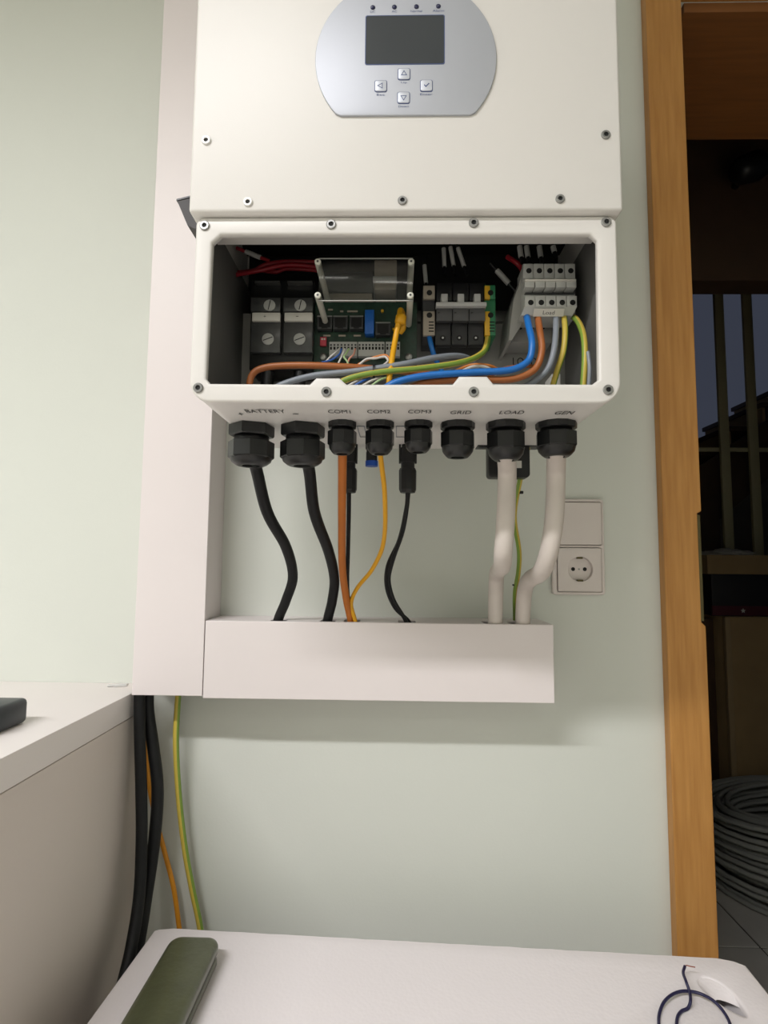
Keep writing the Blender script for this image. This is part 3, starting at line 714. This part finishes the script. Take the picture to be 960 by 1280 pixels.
wire('blue_wire', [A(470, 494, -.345), A(492, 479, -.348), A(530, 470, -.348), A(590, 465.5, -.347), A(640, 462, -.345), A(661, 450, -.342), A(665, 430, -.34), A(661, 408, -.328), A(658, 394, -.315)], .0036, M_bluew, 'blue wire curving down from the load terminal')
wire('brown_wire', [A(500, 490, -.337), A(530, 479, -.341), A(590, 474, -.342), A(640, 474, -.341), A(668, 462, -.34), A(677, 440, -.338), A(675, 415, -.33), A(672, 396, -.315)], .0036, M_brown, 'brown wire curving down from the load terminal')
wire('grey_wire', [A(640, 492, -.325), A(665, 478, -.33), A(684, 462, -.335), A(692, 440, -.336), A(695, 412, -.327), A(695, 395, -.315)], .0033, M_grey, 'grey wire curving down from the load terminal')
wire('earth_wire', [A(690, 486, -.318), A(697, 462, -.325), A(704, 440, -.328), A(706.5, 415, -.325), A(705, 395, -.315)], .0032, [M_gyy, M_gyg], 'green and yellow earth wire below the load terminal', stripe=2, roll=1.2)
wire('earth_wire', [A(712, 394, -.295), A(721, 400, -.322), A(729, 418, -.345), A(731, 445, -.354), A(728, 495, -.354)], .0032, [M_gyy, M_gyg], 'green and yellow earth wire bowing down beside the compartment side wall', stripe=2, roll=1.2)
wire('grey_wire', [A(735, 440, -.357), A(737, 462, -.361), A(735, 495, -.361)], .0020, M_grey, 'grey wire at the compartment side wall')
wire('blue_wire', [A(536, 418, -.285), A(539, 432, -.29), A(545, 450, -.285), A(556, 470, -.28)], .0028, M_bluew, 'short blue wire below the beige terminal')
wire('brown_wire', [A(612, 470, -.30), A(630, 461, -.285), A(650, 457.5, -.28), A(668, 458, -.27)], .0022, M_brown, 'thin brown wire beneath the printed LOAD mark')
b = nb(); p = A(467, 466.5, -.337)
lathe(b, (p.x - .0008, p.y, p.z), X, [(0, .0095), (.0022, .0095), (.0022, .0088), (0, .0088)], 20, cap=False)
for v in b.verts: v.co.y = p.y + (v.co.y - p.y) * .75
b.faces.ensure_lookup_table(); tag(obj('cable_tie', b, M_black), 'black cable tie around the grey and earth wires', 'cable tie')
# yellow network cable looped inside
wire('network_cable', [A(483, 505, -.33), A(486, 478, -.338), A(489, 455, -.335), A(494, 425, -.32), A(499, 398, -.318), A(500.5, 388, -.312), A(503, 392, -.300), A(504, 410, -.294), A(500, 416, -.29)], .0031, M_yellow, 'yellow network cable looping inside the compartment', 'cable', per=10)
b = nb(); p = A(501, 399, -.318); lathe(b, p, (.15, 0, 1), [(-.006, .0045), (-.004, .0062), (.003, .0060), (.006, .0036)], 12); tag(obj('cable_boot', b, M_yellow, autos=60), 'yellow plug boot on the looped network cable', 'plug')
# thin data wires
M_wstr = mat('data_white', 'd6d2cb', .45); M_dblue = mat('data_blue', '2f5fae', .45); M_dpink = mat('data_pink', 'd79a86', .45); M_dgreen = mat('data_green', 'a8c48a', .45); M_dorange = mat('data_orange', 'd8843a', .45)
tg = 'thin data wires under the terminal strips'
for i, (pts, m_) in enumerate((([(424, 436), (420, 440), (412, 447), (404, 456)], M_wstr), ([(427, 436), (424, 443), (414, 450), (402, 453)], M_dblue), ([(431, 436), (428, 444), (423, 454), (421, 460)], M_wstr),
                        ([(436, 436), (432, 443), (430, 446), (434, 452), (436, 458)], M_dgreen), ([(444, 436), (442, 443), (437, 448), (434, 455)], M_dpink))):
    nm = ('white', 'blue', 'long white', 'pale green', 'pink')[i]
    wire('data_wire', [A(px, py, -.288 - .003 * k - .001 * i) for k, (px, py) in enumerate(pts)], .0011, m_, 'thin %s data wire leaving the first terminal strip' % nm, group=tg, n=8)
for i, (pts, m_, nm) in enumerate((([(444, 458), (456, 451), (470, 446), (482, 444), (487, 449), (481, 456)], M_dorange, 'orange data wire'), ([(446, 459), (458, 449), (470, 448), (481, 446), (485, 451), (479, 457)], M_wstr, 'white data wire'))):
    wire('data_wire', [A(px, py, -.300 - .002 * k - .002 * i) for k, (px, py) in enumerate(pts)], .0013, m_, 'thin %s twisted into a pair below the second terminal strip' % nm, group=tg, n=8)
for i, (x0, x1, m_, nm) in enumerate(((432, 452, M_wstr, 'white'), (440, 462, M_dblue, 'blue'), (450, 476, M_wstr, 'second white'), (462, 486, M_dgreen, 'pale green'))):
    wire('data_wire', [A(x0, 484, -.345), A((x0 + x1) / 2, 478.5 - i, -.346), A(x1, 474 - i, -.335)], .0012, m_, 'thin %s data wire lying under the earth wire' % nm, group=tg, n=8)
wire('data_wire', [A(570, 463, -.29), A(590, 456, -.30), A(612, 457, -.30), A(626, 464, -.29)], .0016, M_dorange, 'thin orange data wire behind the blue wire', n=8)
wire('data_wire', [A(575, 465, -.295), A(592, 458, -.306), A(608, 459, -.306), A(620, 468, -.295)], .0016, M_wstr, 'thin white data wire behind the blue wire', n=8)

# ================================================================== CABLES BELOW
def slotp(px, py=775, dy=.020): # point where a cable enters the trunking top
    p = at(px, py, TY + dy); return Vector((p.x, TY + dy, zt - .004))
def drop(p): return p + Vector((0, 0, -.035))
def cable(name, g, pts, sl, r, m, label, top=.012, **k):
    P_ = [g + Vector((0, 0, top))] if g is not None else []
    P_ += [at(*q) for q in pts]
    if sl is not None: P_ += [sl, drop(sl)]
    return wire(name, P_, r, m, label, 'cable', **k)
cable('battery_cable', G['bp'], [(320, 585, -.255), (334, 640, -.215), (358, 685, -.15), (366, 722, -.10), (357, 752, -.075)], slotp(347, 772), .0072, M_rubber, 'black battery cable hanging from the plus gland', n=16)
cable('battery_cable', G['bn'], [(386, 585, -.255), (393, 640, -.215), (411, 690, -.15), (418, 725, -.10), (415, 752, -.075)], slotp(409, 773), .0072, M_rubber, 'black battery cable hanging from the minus gland', n=16)
cable('data_cable', G['c1'] , [(428, 570, -.275), (427.5, 650, -.20), (428, 710, -.13), (433, 750, -.08)], slotp(439, 774, .016), .0052, M_orange, 'brownish orange cable hanging from the COM1 gland', n=14)
cable('network_cable', G['c2'], [(475, 565, -.27), (481, 620, -.23), (479, 680, -.16), (465, 712, -.12), (446, 736, -.09), (439, 755, -.075)], slotp(445, 774, .010), .0030, M_yellow, 'yellow network cable hanging from the COM2 gland', n=12)
# PV plugs
def pvplug(px, py0, py1, y, wpx, label, tip=None):
    a = at(px, py0, y); c = at(px, py1, y); r = wpx / 2 / F * (y - CAM.y); h = a.z - c.z
    t = empty('solar_plug', c, label, 'connector', 'solar plugs under the inverter')
    b = nb(); lathe(b, (c.x, y, a.z), -Z, [(0, r * .72), (h * .25, r * .72), (h * .27, r * .95), (h * .5, r * .95), (h * .52, r * .8), (h * .6, r * .8)], 12); obj('plug_body', b, M_black, t, autos=40)
    if tip: 
        b = nb(); lathe(b, (c.x, y, a.z - h * .6), -Z, [(0, r * .85), (h * .25, r * .85)], 10); obj('plug_collar', b, M_black, t, autos=40)
        b = nb(); lathe(b, (c.x, y, a.z - h * .85), -Z, [(0, r * .95), (h * .15, r * .95)], 14); obj('plug_cap', b, tip, t, autos=40)
    else:
        b = nb()
        pr2 = [(h * .6, r * .9), (h * .64, r * 1.02), (h * .95, r * 1.0), (h, r * .85)]
        lathe(b, (c.x, y, a.z), -Z, pr2, 10); obj('plug_nut', b, M_black, t)
    for s_ in (-1, 1):
        if tip: continue
        bx('latch', (c.x + s_ * r * .92 - .0012, y - .004, a.z - h * .52), (c.x + s_ * r * .92 + .0012, y + .004, a.z - h * .18), M_black, t, .0005)
    return c
YPV = -.185
c1 = pvplug(436, 540, 616, YPV, 20, 'black solar plug hanging behind the orange cable')
c2 = pvplug(464.5, 540, 583, YPV, 17, 'black solar socket with blue cap behind the yellow cable', mat('cap_blue', '1d4fb0', .4))
c3 = pvplug(509.5, 540, 616, YPV, 22, 'black solar plug hanging behind the COM3 gland')
def pv(c, pts, sl, r, label, off=0.0, group=None):
    P_ = [c + Vector((off, 0, .008))] + [at(*q) for q in pts] + [sl, drop(sl)]
    return wire('solar_cable', P_, r, M_rubber, label, 'cable', group=group)
pv(c1, [(436, 640, -.17), (435, 690, -.12), (434.5, 740, -.085)], slotp(441, 774, .028), .0030, 'thin black solar cable beside the orange cable')
pv(c3, [(509, 630, -.175), (503, 665, -.15), (491, 700, -.12), (486, 725, -.095), (492, 750, -.08)], slotp(509, 775, .014), .0030, 'thin black solar cable dropping from the plug behind COM3', group='twin solar cables')
pv(c3, [(508, 635, -.168), (499, 675, -.135), (484.5, 708, -.105), (483.5, 735, -.085), (494, 760, -.073)], slotp(513, 775, .022), .0028, 'thinner black solar cable of the COM3 pair, bowing out beneath its twin', .002, group='twin solar cables')
# thick white cables, bending back towards the wall
cable('sheathed_cable', G['ld'], [(634, 590, -.262), (632, 650, -.258), (629, 690, -.250), (628, 706, -.220), (624, 712, -.150), (620.5, 722, -.095)], slotp(619, 776, .016), .0108, M_whitec, 'thick white cable hanging from the LOAD gland', n=20, per=10)
cable('sheathed_cable', G['ge'], [(695, 590, -.262), (693, 645, -.258), (686, 690, -.250), (677, 714, -.225), (663, 724, -.150), (656, 738, -.095)], slotp(653, 776, .016), .0108, M_whitec, 'thick white cable hanging from the GEN gland', n=20, per=10)
# earth wire behind
wire('earth_wire', [at(662, 550, -.175), at(656, 575, -.17), at(650, 600, -.16), at(643, 645, -.13), at(649, 690, -.10), at(648, 715, -.085), at(644, 740, -.07), (at(643, 775, TY + .06).x, TY + .055, zt + .001)], .0034, [M_gyy, M_gyg], 'green and yellow earth wire hanging behind the LOAD cable', stripe=4, roll=.6)
for px, py, y in ((647.5, 616, -.148), (645, 731.5, -.074)):
    p = at(px, py, y); b = nb(); lathe(b, (p.x - .001, p.y, p.z), (0.1, 0, 1), [(-.0012, .0044), (.0012, .0044)], 14); box(b, (p.x + .001, p.y - .006, p.z - .002), (p.x + .0062, p.y - .002, p.z + .002), .0008)
    tag(obj('cable_tie', b, M_black), 'black cable tie on the earth wire, %s' % ('just under the black logger' if py < 700 else 'just above the trunking'), 'cable tie')

# below the trunking, beside the cabinet
vb = zv
def low(name, pts, r, m, label, **k): return wire(name, [at(*q) for q in pts], r, m, label, 'cable', **k)
low('battery_cable', [(175, 840, -.07), (174.5, 880, -.07), (175, 930, -.072), (176.5, 985, -.075), (177, 1050, -.078), (174, 1120, -.09), (164, 1185, -.118), (153, 1232, -.145), (140, 1290, -.175)], .0080, M_rubber, 'black battery cable hanging from the trunking, next to the cabinet', n=16)
low('battery_cable', [(186, 840, -.050), (185, 885, -.050), (191, 930, -.052), (197, 985, -.055), (193, 1050, -.058), (183, 1120, -.068), (172, 1185, -.096), (160, 1232, -.122), (147, 1290, -.152)], .0086, M_rubber, 'black battery cable hanging from the trunking, bowed towards the earth wire', n=16)
low('network_cable', [(180, 840, -.016), (181, 900, -.016), (185, 970, -.016), (194, 1020, -.018), (207, 1070, -.02), (217, 1110, -.02), (224, 1160, -.02), (230, 1215, -.02)], .0036, M_oyellow, 'orange yellow cable hanging behind the black battery cables')
low('earth_wire', [(226, 840, -.03), (222, 880, -.03), (220, 930, -.03), (224, 1000, -.028), (231, 1060, -.026), (240, 1110, -.025), (250, 1158, -.024), (258, 1215, -.024)], .0046, [M_gyy, M_gyg], 'green and yellow earth wire hanging alone below the vertical trunking', stripe=2, roll=-1.3)

# ================================================================== SOCKET
SY = -.009
xl_, xr_, zb_, zt_ = prect(690, 623.5, 755.5, 743.5, SY)
so = empty('wall_socket', ((xl_ + xr_) / 2, 0, zb_), 'white double wall plate with blank cover above an earthed power socket', 'wall socket')
scx, scz = A(725, 711.5, SY).x, A(725, 711.5, SY).z
hA = prect(697, 628, 751.5, 681, SY); hB = prect(697, 685, 751.5, 739.5, SY); gp = .0008
b = nb(); plate(b, rrect(xl_, zb_, xr_, zt_, .005), [rrect(q[0] - gp, q[2] - gp, q[1] + gp, q[3] + gp, .0028) for q in (hA, hB)], (0, SY, 0), X, Z, -SY - .0003, bev=.0016, bseg=3); obj('frame', b, M_socket, so, autos=40)
x0, x1, z0, z1 = hA
b = nb(); plate(b, rrect(x0, z0, x1, z1, .0025), [], (0, SY - .002, 0), X, Z, .0105, bev=.0012); obj('blank_cover', b, M_socket, so, autos=40)
x0, x1, z0, z1 = prect(697, 685, 751.5, 739.5, SY); cx, cz = A(725, 711.5, SY).x, A(725, 711.5, SY).z
R_ = .0198
b = nb(); plate(b, rrect(x0, z0, x1, z1, .002), [circ(cx, cz, R_, 32)], (0, SY - .002, 0), X, Z, .0105, bev=.0008); si = obj('socket_insert', b, M_socket, so, autos=40)
b = nb(); lathe(b, (cx, SY - .002, cz), Y, [(0.0004, R_ + .0008), (.0002, R_), (.0074, R_ * .97), (.0076, 0.0004)], 32, cap=False); obj('socket_well', b, M_socket, si, autos=40)
for dx in (-.0093, .0093):
    b = nb(); lathe(b, (cx + dx, SY + .0053, cz), -Y, [(0, .0031), (.0003, .0031)], 14); obj('pin_hole', b, M_hole, si)
b = nb(); lathe(b, (cx, SY + .0054, cz), -Y, [(0, .0014), (.0008, .0014)], 12); obj('centre_screw', b, M_steel, si)
for s_ in (-1, 1):
    bx('earth_clip', (cx - .0045, SY - .0015, cz + s_ * (R_ - .0035)), (cx + .0045, SY + .0042, cz + s_ * (R_ - .0005)), M_strike, si, .0005)

# ================================================================== FOAM BLOCK AND THINGS ON IT
ZF = CAMZ - .505
c0 = atz(201, 1158, ZF); c1_ = atz(914, 1197, ZF)
e = (c1_ - c0).normalized(); nrm = Vector((e.y, -e.x, 0))       # towards the camera
Lf = (c1_ - c0).length
carton_h = ZF - .16
# block outline in (along, towards camera), with slightly ragged edge
ol = []
nseg = 40
for k in range(nseg + 1): ol.append((Lf * k / nseg, .0012 * noise.noise(Vector((k * .7, 3, 1))) + (.004 if k in (0, nseg) else 0)))
ol += [(Lf + .012, .012), (Lf + .014, .50), (-.006, .50), (-.006, .008)]
hc = atz(904, 1245, ZF); hu = (hc - c0).dot(e); hv = (hc - c0).dot(nrm)
hdir = (atz(935, 1268, ZF) - atz(888, 1226, ZF)).normalized(); hl = .031; hwid = .014
hole = []
for k in range(28):
    a = 2 * math.pi * k / 28; v2 = hdir * (hl * math.cos(a)) + Vector((hdir.y, -hdir.x, 0)) * (hwid * math.sin(a) * (1 - .25 * math.cos(a)))
    hole.append((hu + v2.dot(e), hv + v2.dot(nrm)))
TF = .030
fb = nb(); plate(fb, [(a, -q) for a, q in ol], [[(a, -q) for a, q in hole]], c0, e, -nrm, TF, bev=.004, bseg=3)
# dished grip: outline slopes down to a slit that opens into the hollow underside
sc0 = atz(917, 1261, ZF - .007); sdir = (atz(932, 1268, ZF) - atz(903, 1254, ZF)).normalized(); sn = Vector((sdir.y, -sdir.x, 0))
nh = len(hole); slit = []
for k in range(nh):
    a = 2 * math.pi * k / nh; slit.append(sc0 + sdir * (.018 * math.cos(a)) + sn * (.0068 * math.sin(a)))
r0 = [fb.verts.new(c0 + e * (hu + (a - hu) * 1.10) + nrm * (hv + (q - hv) * 1.10) - Z * .0012) for a, q in hole]
r1 = [fb.verts.new(p) for p in slit]
for ra, rb in ((r0, r1),):
    for k in range(nh): fb.faces.new((ra[k], ra[(k + 1) % nh], rb[(k + 1) % nh], rb[k])).smooth = True
# hollow underside: four walls
def fwall(u0, u1, v0, v1):
    pts_ = [c0 + e * a + nrm * q for a, q in ((u0, v0), (u1, v0), (u1, v1), (u0, v1))]
    lo = [fb.verts.new((p.x, p.y, ZF - .155)) for p in pts_]; hi = [fb.verts.new((p.x, p.y, ZF - TF + .001)) for p in pts_]
    fb.faces.new(lo); fb.faces.new(hi)
    for k in range(4): fb.faces.new((lo[k], lo[(k + 1) % 4], hi[(k + 1) % 4], hi[k]))
fwall(-.005, Lf + .013, .006, .04); fwall(-.005, Lf + .013, .46, .499); fwall(-.005, .03, .04, .46); fwall(Lf - .022, Lf + .013, .04, .46)
bmesh.ops.recalc_face_normals(fb, faces=fb.faces[:])
foam = obj('polystyrene_block', fb, M_foam, autos=40)
tag(foam, 'large white polystyrene packing block with an oval grip hole', 'packing foam')
zlow = ZF - .1555
mid = c0 + e * (Lf / 2) + nrm * .25
ct = empty('work_table', (mid.x, mid.y, 0), 'plain wooden work table under the polystyrene block', 'table')
def obox(name, cu, cv, hu_, hv_, z0, z1, m, parent):
    b = nb(); pts = [c0 + e * (cu + a * hu_) + nrm * (cv + q * hv_) for a, q in ((-1, -1), (1, -1), (1, 1), (-1, 1))]
    lo = [b.verts.new((p.x, p.y, z0)) for p in pts]; hi = [b.verts.new((p.x, p.y, z1)) for p in pts]
    b.faces.new(lo); b.faces.new(hi)
    for i in range(4): b.faces.new((lo[i], lo[(i + 1) % 4], hi[(i + 1) % 4], hi[i]))
    bmesh.ops.recalc_face_normals(b, faces=b.faces[:]); return obj(name, b, m, parent)
obox('tabletop', Lf / 2, .25, Lf / 2 - .02, .23, zlow - .03, zlow, M_woodd, ct)
for a in (.06, Lf - .06):
    for q in (.05, .45): obox('leg', a, q, .02, .02, 0, zlow - .0305, M_woodd, ct)

# olive case
def on(px, py, z=None): return atz(px, py, ZF if z is None else z)
HC = .030
f0 = on(211, 1176, ZF + HC); f1 = on(272, 1180, ZF + HC)
ca = on(240, 1172, ZF + HC); cb = on(212, 1279, ZF + HC)
la = on(203, 1187, ZF + HC); lb2 = on(157, 1263, ZF + HC)
dirc = (la - lb2).normalized()                        # pointing away from the camera
side = Vector((dirc.y, -dirc.x, 0))                    # to the right
wc = abs((f1 - la).dot(side)); 
far = la + dirc * .030; Lc = .19
oc = empty('plastic_case', far - dirc * (Lc / 2) + side * (wc / 2) - Z * HC, 'olive green glossy case with a side seam on the polystyrene block', 'case')
def rounded_shell(z0, z1, inset, m, name, bev):
    b = nb(); o_ = far - dirc * Lc
    ol_ = rrect(inset, inset, wc - inset, Lc - inset, .016, 8)
    plate(b, ol_, [], Vector((o_.x, o_.y, z1)), side, dirc, z1 - z0, bev=bev, bseg=5); return obj(name, b, m, oc, autos=60)
rounded_shell(ZF + .012, ZF + HC, 0, M_olive, 'case_lid', .008)
rounded_shell(ZF + .0105, ZF + .0135, .0025, M_olived, 'case_seam', .0004)
rounded_shell(ZF + .0006, ZF + .0118, 0.001, M_olive, 'case_bottom', .004)

# curly navy wire with bare copper tip
zw = ZF + .0022
pts = [(856, 1208), (854, 1216), (858, 1228), (862, 1240), (863, 1252), (860, 1260), (852, 1264), (847, 1271), (846, 1285), (850, 1300), (862, 1312), (885, 1316), (905, 1308), (914, 1290), (908, 1270), (893, 1252), (872, 1241), (850, 1239.5), (832, 1250), (824, 1268), (824, 1290)]
def zlift(i): return zw + (.012 if i < 3 else .006 if i < 5 else 0) + (.0045 if 15 <= i <= 18 else 0)
nw = empty('scrap_wire', on(850, 1250, zw) , 'curled dark blue scrap wire with bare copper end on the polystyrene', 'wire')
smooth_obj('insulation', tube(nb(), [on(px, py, zlift(i)) for i, (px, py) in enumerate(pts)], .0017, 10, 8), M_navy, nw)
smooth_obj('copper_tip', tube(nb(), [on(855.5, 1209.5, zlift(0)), on(858, 1206.8, zlift(0)), on(863, 1208, zlift(0)), on(869, 1209, zlift(0))], .0006, 8, 5), M_copper, nw)

# ================================================================== HALL CONTENTS
# floor tiles (pieces of the floor)
TC = atz(951, 1184.5, 0.004); TS = 0.33
tile0 = None
for i in range(-3, 4):
    for j in range(-2, 7):
        x0 = TC.x + i * TS; y0 = TC.y + j * TS
        if y0 < WT + .02 or x0 < -.45 or x0 + TS > 2.95: continue
        c = Vector((x0 + TS / 2, y0 + TS / 2, .002))
        if tile0 is None: tile0 = bx('floor_tile', (x0 + .003, y0 + .003, 0.0), (x0 + TS - .003, y0 + TS - .003, .004), M_tile, floor, .0008, 1)
        else: copy_at(tile0, c, floor)
YH = 1.9                                      # carton front
zc1 = at(920, 771, YH).z
xk = at(908, 800, YH).x
carton = empty('cardboard_carton', (xk + .35, YH + .25, 0), 'tall brown cardboard carton standing in the dark hall', 'carton')
bx('carton_body', (xk, YH, .0045), (xk + .62, YH + .5, zc1 - .004), M_card, carton, .004)
bx('carton_flap', (xk - .001, YH - .001, zc1 - .0035), (xk + .621, YH + .501, zc1), M_card2, carton, .001)
bx('carton_corner', (xk - .003, YH - .003, .01), (xk + .022, YH + .02, zc1 - .006), M_card2, carton, .001)
xk0 = at(884, 800, YH + .08).x
tag(bx('leaning_board', (xk0 - .1, YH + .10, .0045), (xk - .004, YH + .13, zc1 - .02), M_stair, None, .002), 'dark brown board leaning upright beside the tall carton', 'board')
# black printed box on the carton
za, zb2 = zc1 + .0006, at(920, 718, YH + .02).z
bk = empty('printed_box', (xk + .3, YH + .2, zc1), 'black shipping box with small red printed band on the brown carton', 'box')
bx('box_body', (xk - .05, YH + .02, za), (xk + .55, YH + .42, zb2), M_blackbox, bk, .003)
bx('printed_band', (xk - .0505, YH + .0192, za + .004), (xk + .5505, YH + .03, za + .05), M_redprint, bk)
p = at(929, 763.5, YH + .019); b = nb(); st = []
for k in range(10):
    r_ = .013 if k % 2 == 0 else .006; st.append((r_ * math.sin(2 * math.pi * k / 10), r_ * math.cos(2 * math.pi * k / 10)))
plate(b, st, [], (p.x, YH + .0189, p.z), X, Z, .0004); obj('star_mark', b, M_plastic, bk)
# open tray on top with film
zt2 = at(920, 690, YH + .02).z
tr_ = empty('open_tray', (xk + .3, YH + .22, zb2), 'shallow brown tray holding crumpled clear film on the black box', 'tray')
bx('tray_front', (xk - .06, YH + .03, zb2 + .0006), (xk + .35, YH + .036, zt2 - .015), M_card, tr_); bx('tray_bottom', (xk - .06, YH + .036, zb2 + .0006), (xk + .35, YH + .40, zb2 + .004), M_card, tr_); bx('tray_side', (xk - .06, YH + .036, zb2 + .004), (xk - .054, YH + .40, zt2 - .015), M_card, tr_); bx('tray_back', (xk - .06, YH + .394, zb2 + .004), (xk + .35, YH + .40, zt2 - .015), M_card, tr_)
b = nb(); bmesh.ops.create_icosphere(b, subdivisions=4, radius=1)
for v in b.verts:
    q = v.co.copy(); d = 1 + .35 * noise.noise(q * 2.3) + .2 * noise.noise(q * 6)
    v.co = Vector((xk + .14 + q.x * .12 * d, YH + .21 + q.y * .11 * d, zt2 - .012 + q.z * .030 * d))
tag(obj('packing_film', b, M_plastic, smooth=True), 'crumpled translucent packing film in the brown tray', 'packing film')
# railing
YRL = YH + .56
rail = empty('stair_railing', (at(930, 600, YRL).x, YRL, 0), 'cream painted stair railing with upright slats behind the cartons', 'railing')
for (xt0, xt1, xb0, xb1) in ((892, 903, 908, 918), (928, 940, 943, 954), (964, 976, 980, 991)):
    a = at((xt0 + xt1) / 2, 351, YRL); c = at((xb0 + xb1) / 2, 690, YRL); xm = (a.x + c.x) / 2; hw = .027
    bx('upright_slat', (xm - hw, YRL, .0045), (xm + hw, YRL + .022, a.z + .02), M_rail, rail, .002)
a = at(930, 351, YRL); xs0, xs1 = at(870, 500, YRL).x, xm + .3
bx('top_beam', (xs0 - .2, YRL - .03, a.z + .0205), (xs1, YRL + .06, a.z + .10), M_stair, rail, .003)
zr = at(930, 561, YRL).z; x_a = at(910, 561, YRL).x; x_b = at(945, 561, YRL).x
bx('cross_rung', (xs0 - .1, YRL + .0225, zr - .012), (xs1, YRL + .04, zr + .012), M_rail, rail, .002)
# header wall of the hall above the railing
hz = a.z + .1
YHD = 0.95
hz = at(930, 350.5, YHD).z
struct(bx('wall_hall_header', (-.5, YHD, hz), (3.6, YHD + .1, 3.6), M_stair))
# window behind
YWN = YRL + .95
struct(bx('wall_hall_far', (-.5, YWN + .05, 0), (3.6, YWN + .15, 3.6), M_farwall))
wx0, wz0, wz1 = at(800, 400, YWN).x, at(920, 560, YWN).z, min(3.35, at(920, 330, YWN).z)
win = empty('window_1', (wx0, YWN, wz0), kind='structure')
bx('pane', (wx0, YWN + .02, wz0), (wx0 + 1.5, YWN + .03, wz1 + .1), M_dusk, win)
for zz in (wz0 - .05, wz1 + .1): bx('window_frame', (wx0 - .05, YWN, zz), (wx0 + 1.55, YWN + .05, zz + .05), M_farwall, win)
for xx in (wx0 - .05, wx0 + 1.5): bx('window_frame', (xx, YWN, wz0), (xx + .05, YWN + .05, wz1 + .1), M_farwall, win)
# staircase rising to the right behind the railing
YSX = YRL + .15
s0 = at(872, 560, YSX); 
stc = empty('staircase', (s0.x, YSX + .3, 0), 'dark wooden staircase rising behind the railing', 'staircase')
for k in range(5):
    sx0 = s0.x - .25 + k * .22; sz = s0.z - .17 + k * .155
    bx('tread', (sx0, YSX, sz - .03), (sx0 + .26, YSX + .7, sz), M_stair, stc, .003)
    bx('riser', (sx0 + .012, YSX + .02, .0045 if k == 0 else sz - .155), (sx0 + .03, YSX + .68, sz - .0305), M_card2, stc)
b = nb(); quadprism(b, [(s0.x - .27, s0.z - .30), (s0.x + .9, s0.z + .50), (s0.x + .9, s0.z + .22), (s0.x + .1, s0.z - .45), (s0.x + .1, .0045), (s0.x - .27, .0045)], YSX - .03, YSX - .0005); obj('stringer', b, M_stair, stc)
# cable coil on the floor
CC = atz(893, 1112, 0.004) + Vector((.36, .06, 0))
coilm = nb(); pts = []
turns = 54; per = 22
for i in range(turns * per + 1):
    a = 2 * math.pi * i / per; tN = i / per
    layer = int(tN // 6); k = tN - layer * 6
    rr = .225 + .022 * (k if layer % 2 == 0 else 6 - k) + .022 * noise.noise(Vector((i * .05, 1, 2)))
    zz = .018 + .036 * layer + .020 * noise.noise(Vector((i * .04, 7, 3))) + .045 * (layer / 8) * math.sin(a * 1.0 + 2.2)
    pts.append(Vector((CC.x + rr * math.cos(a), CC.y + rr * math.sin(a), max(zz, .0175))))
S_ = spline; 
tube(coilm, pts, .0095, 7, 1)
coil = obj('cable_coil', coilm, M_coil, autos=60); tag(coil, 'thick coil of grey cable lying on the hall floor tiles', 'cable coil')
# dark spotlight on the hall header wall
pL = at(941, 208, YHD - .1)
sp = empty('spotlight', (pL.x, YHD, pL.z), 'small dark oval spotlight on the dark hall wall', 'spotlight')
b = nb(); lathe(b, pL - Vector((.06, .0, .02)), (1, .1, .35), [(0, .028), (.02, .042), (.08, .048), (.12, .03), (.125, .012)], 20); obj('spot_head', b, M_black, sp, smooth=True)
b = nb(); lathe(b, (pL.x, pL.y + .02, pL.z), (0, 1, 0), [(0, .012), (.0795, .012)], 12); obj('spot_arm', b, M_black, sp, smooth=True)
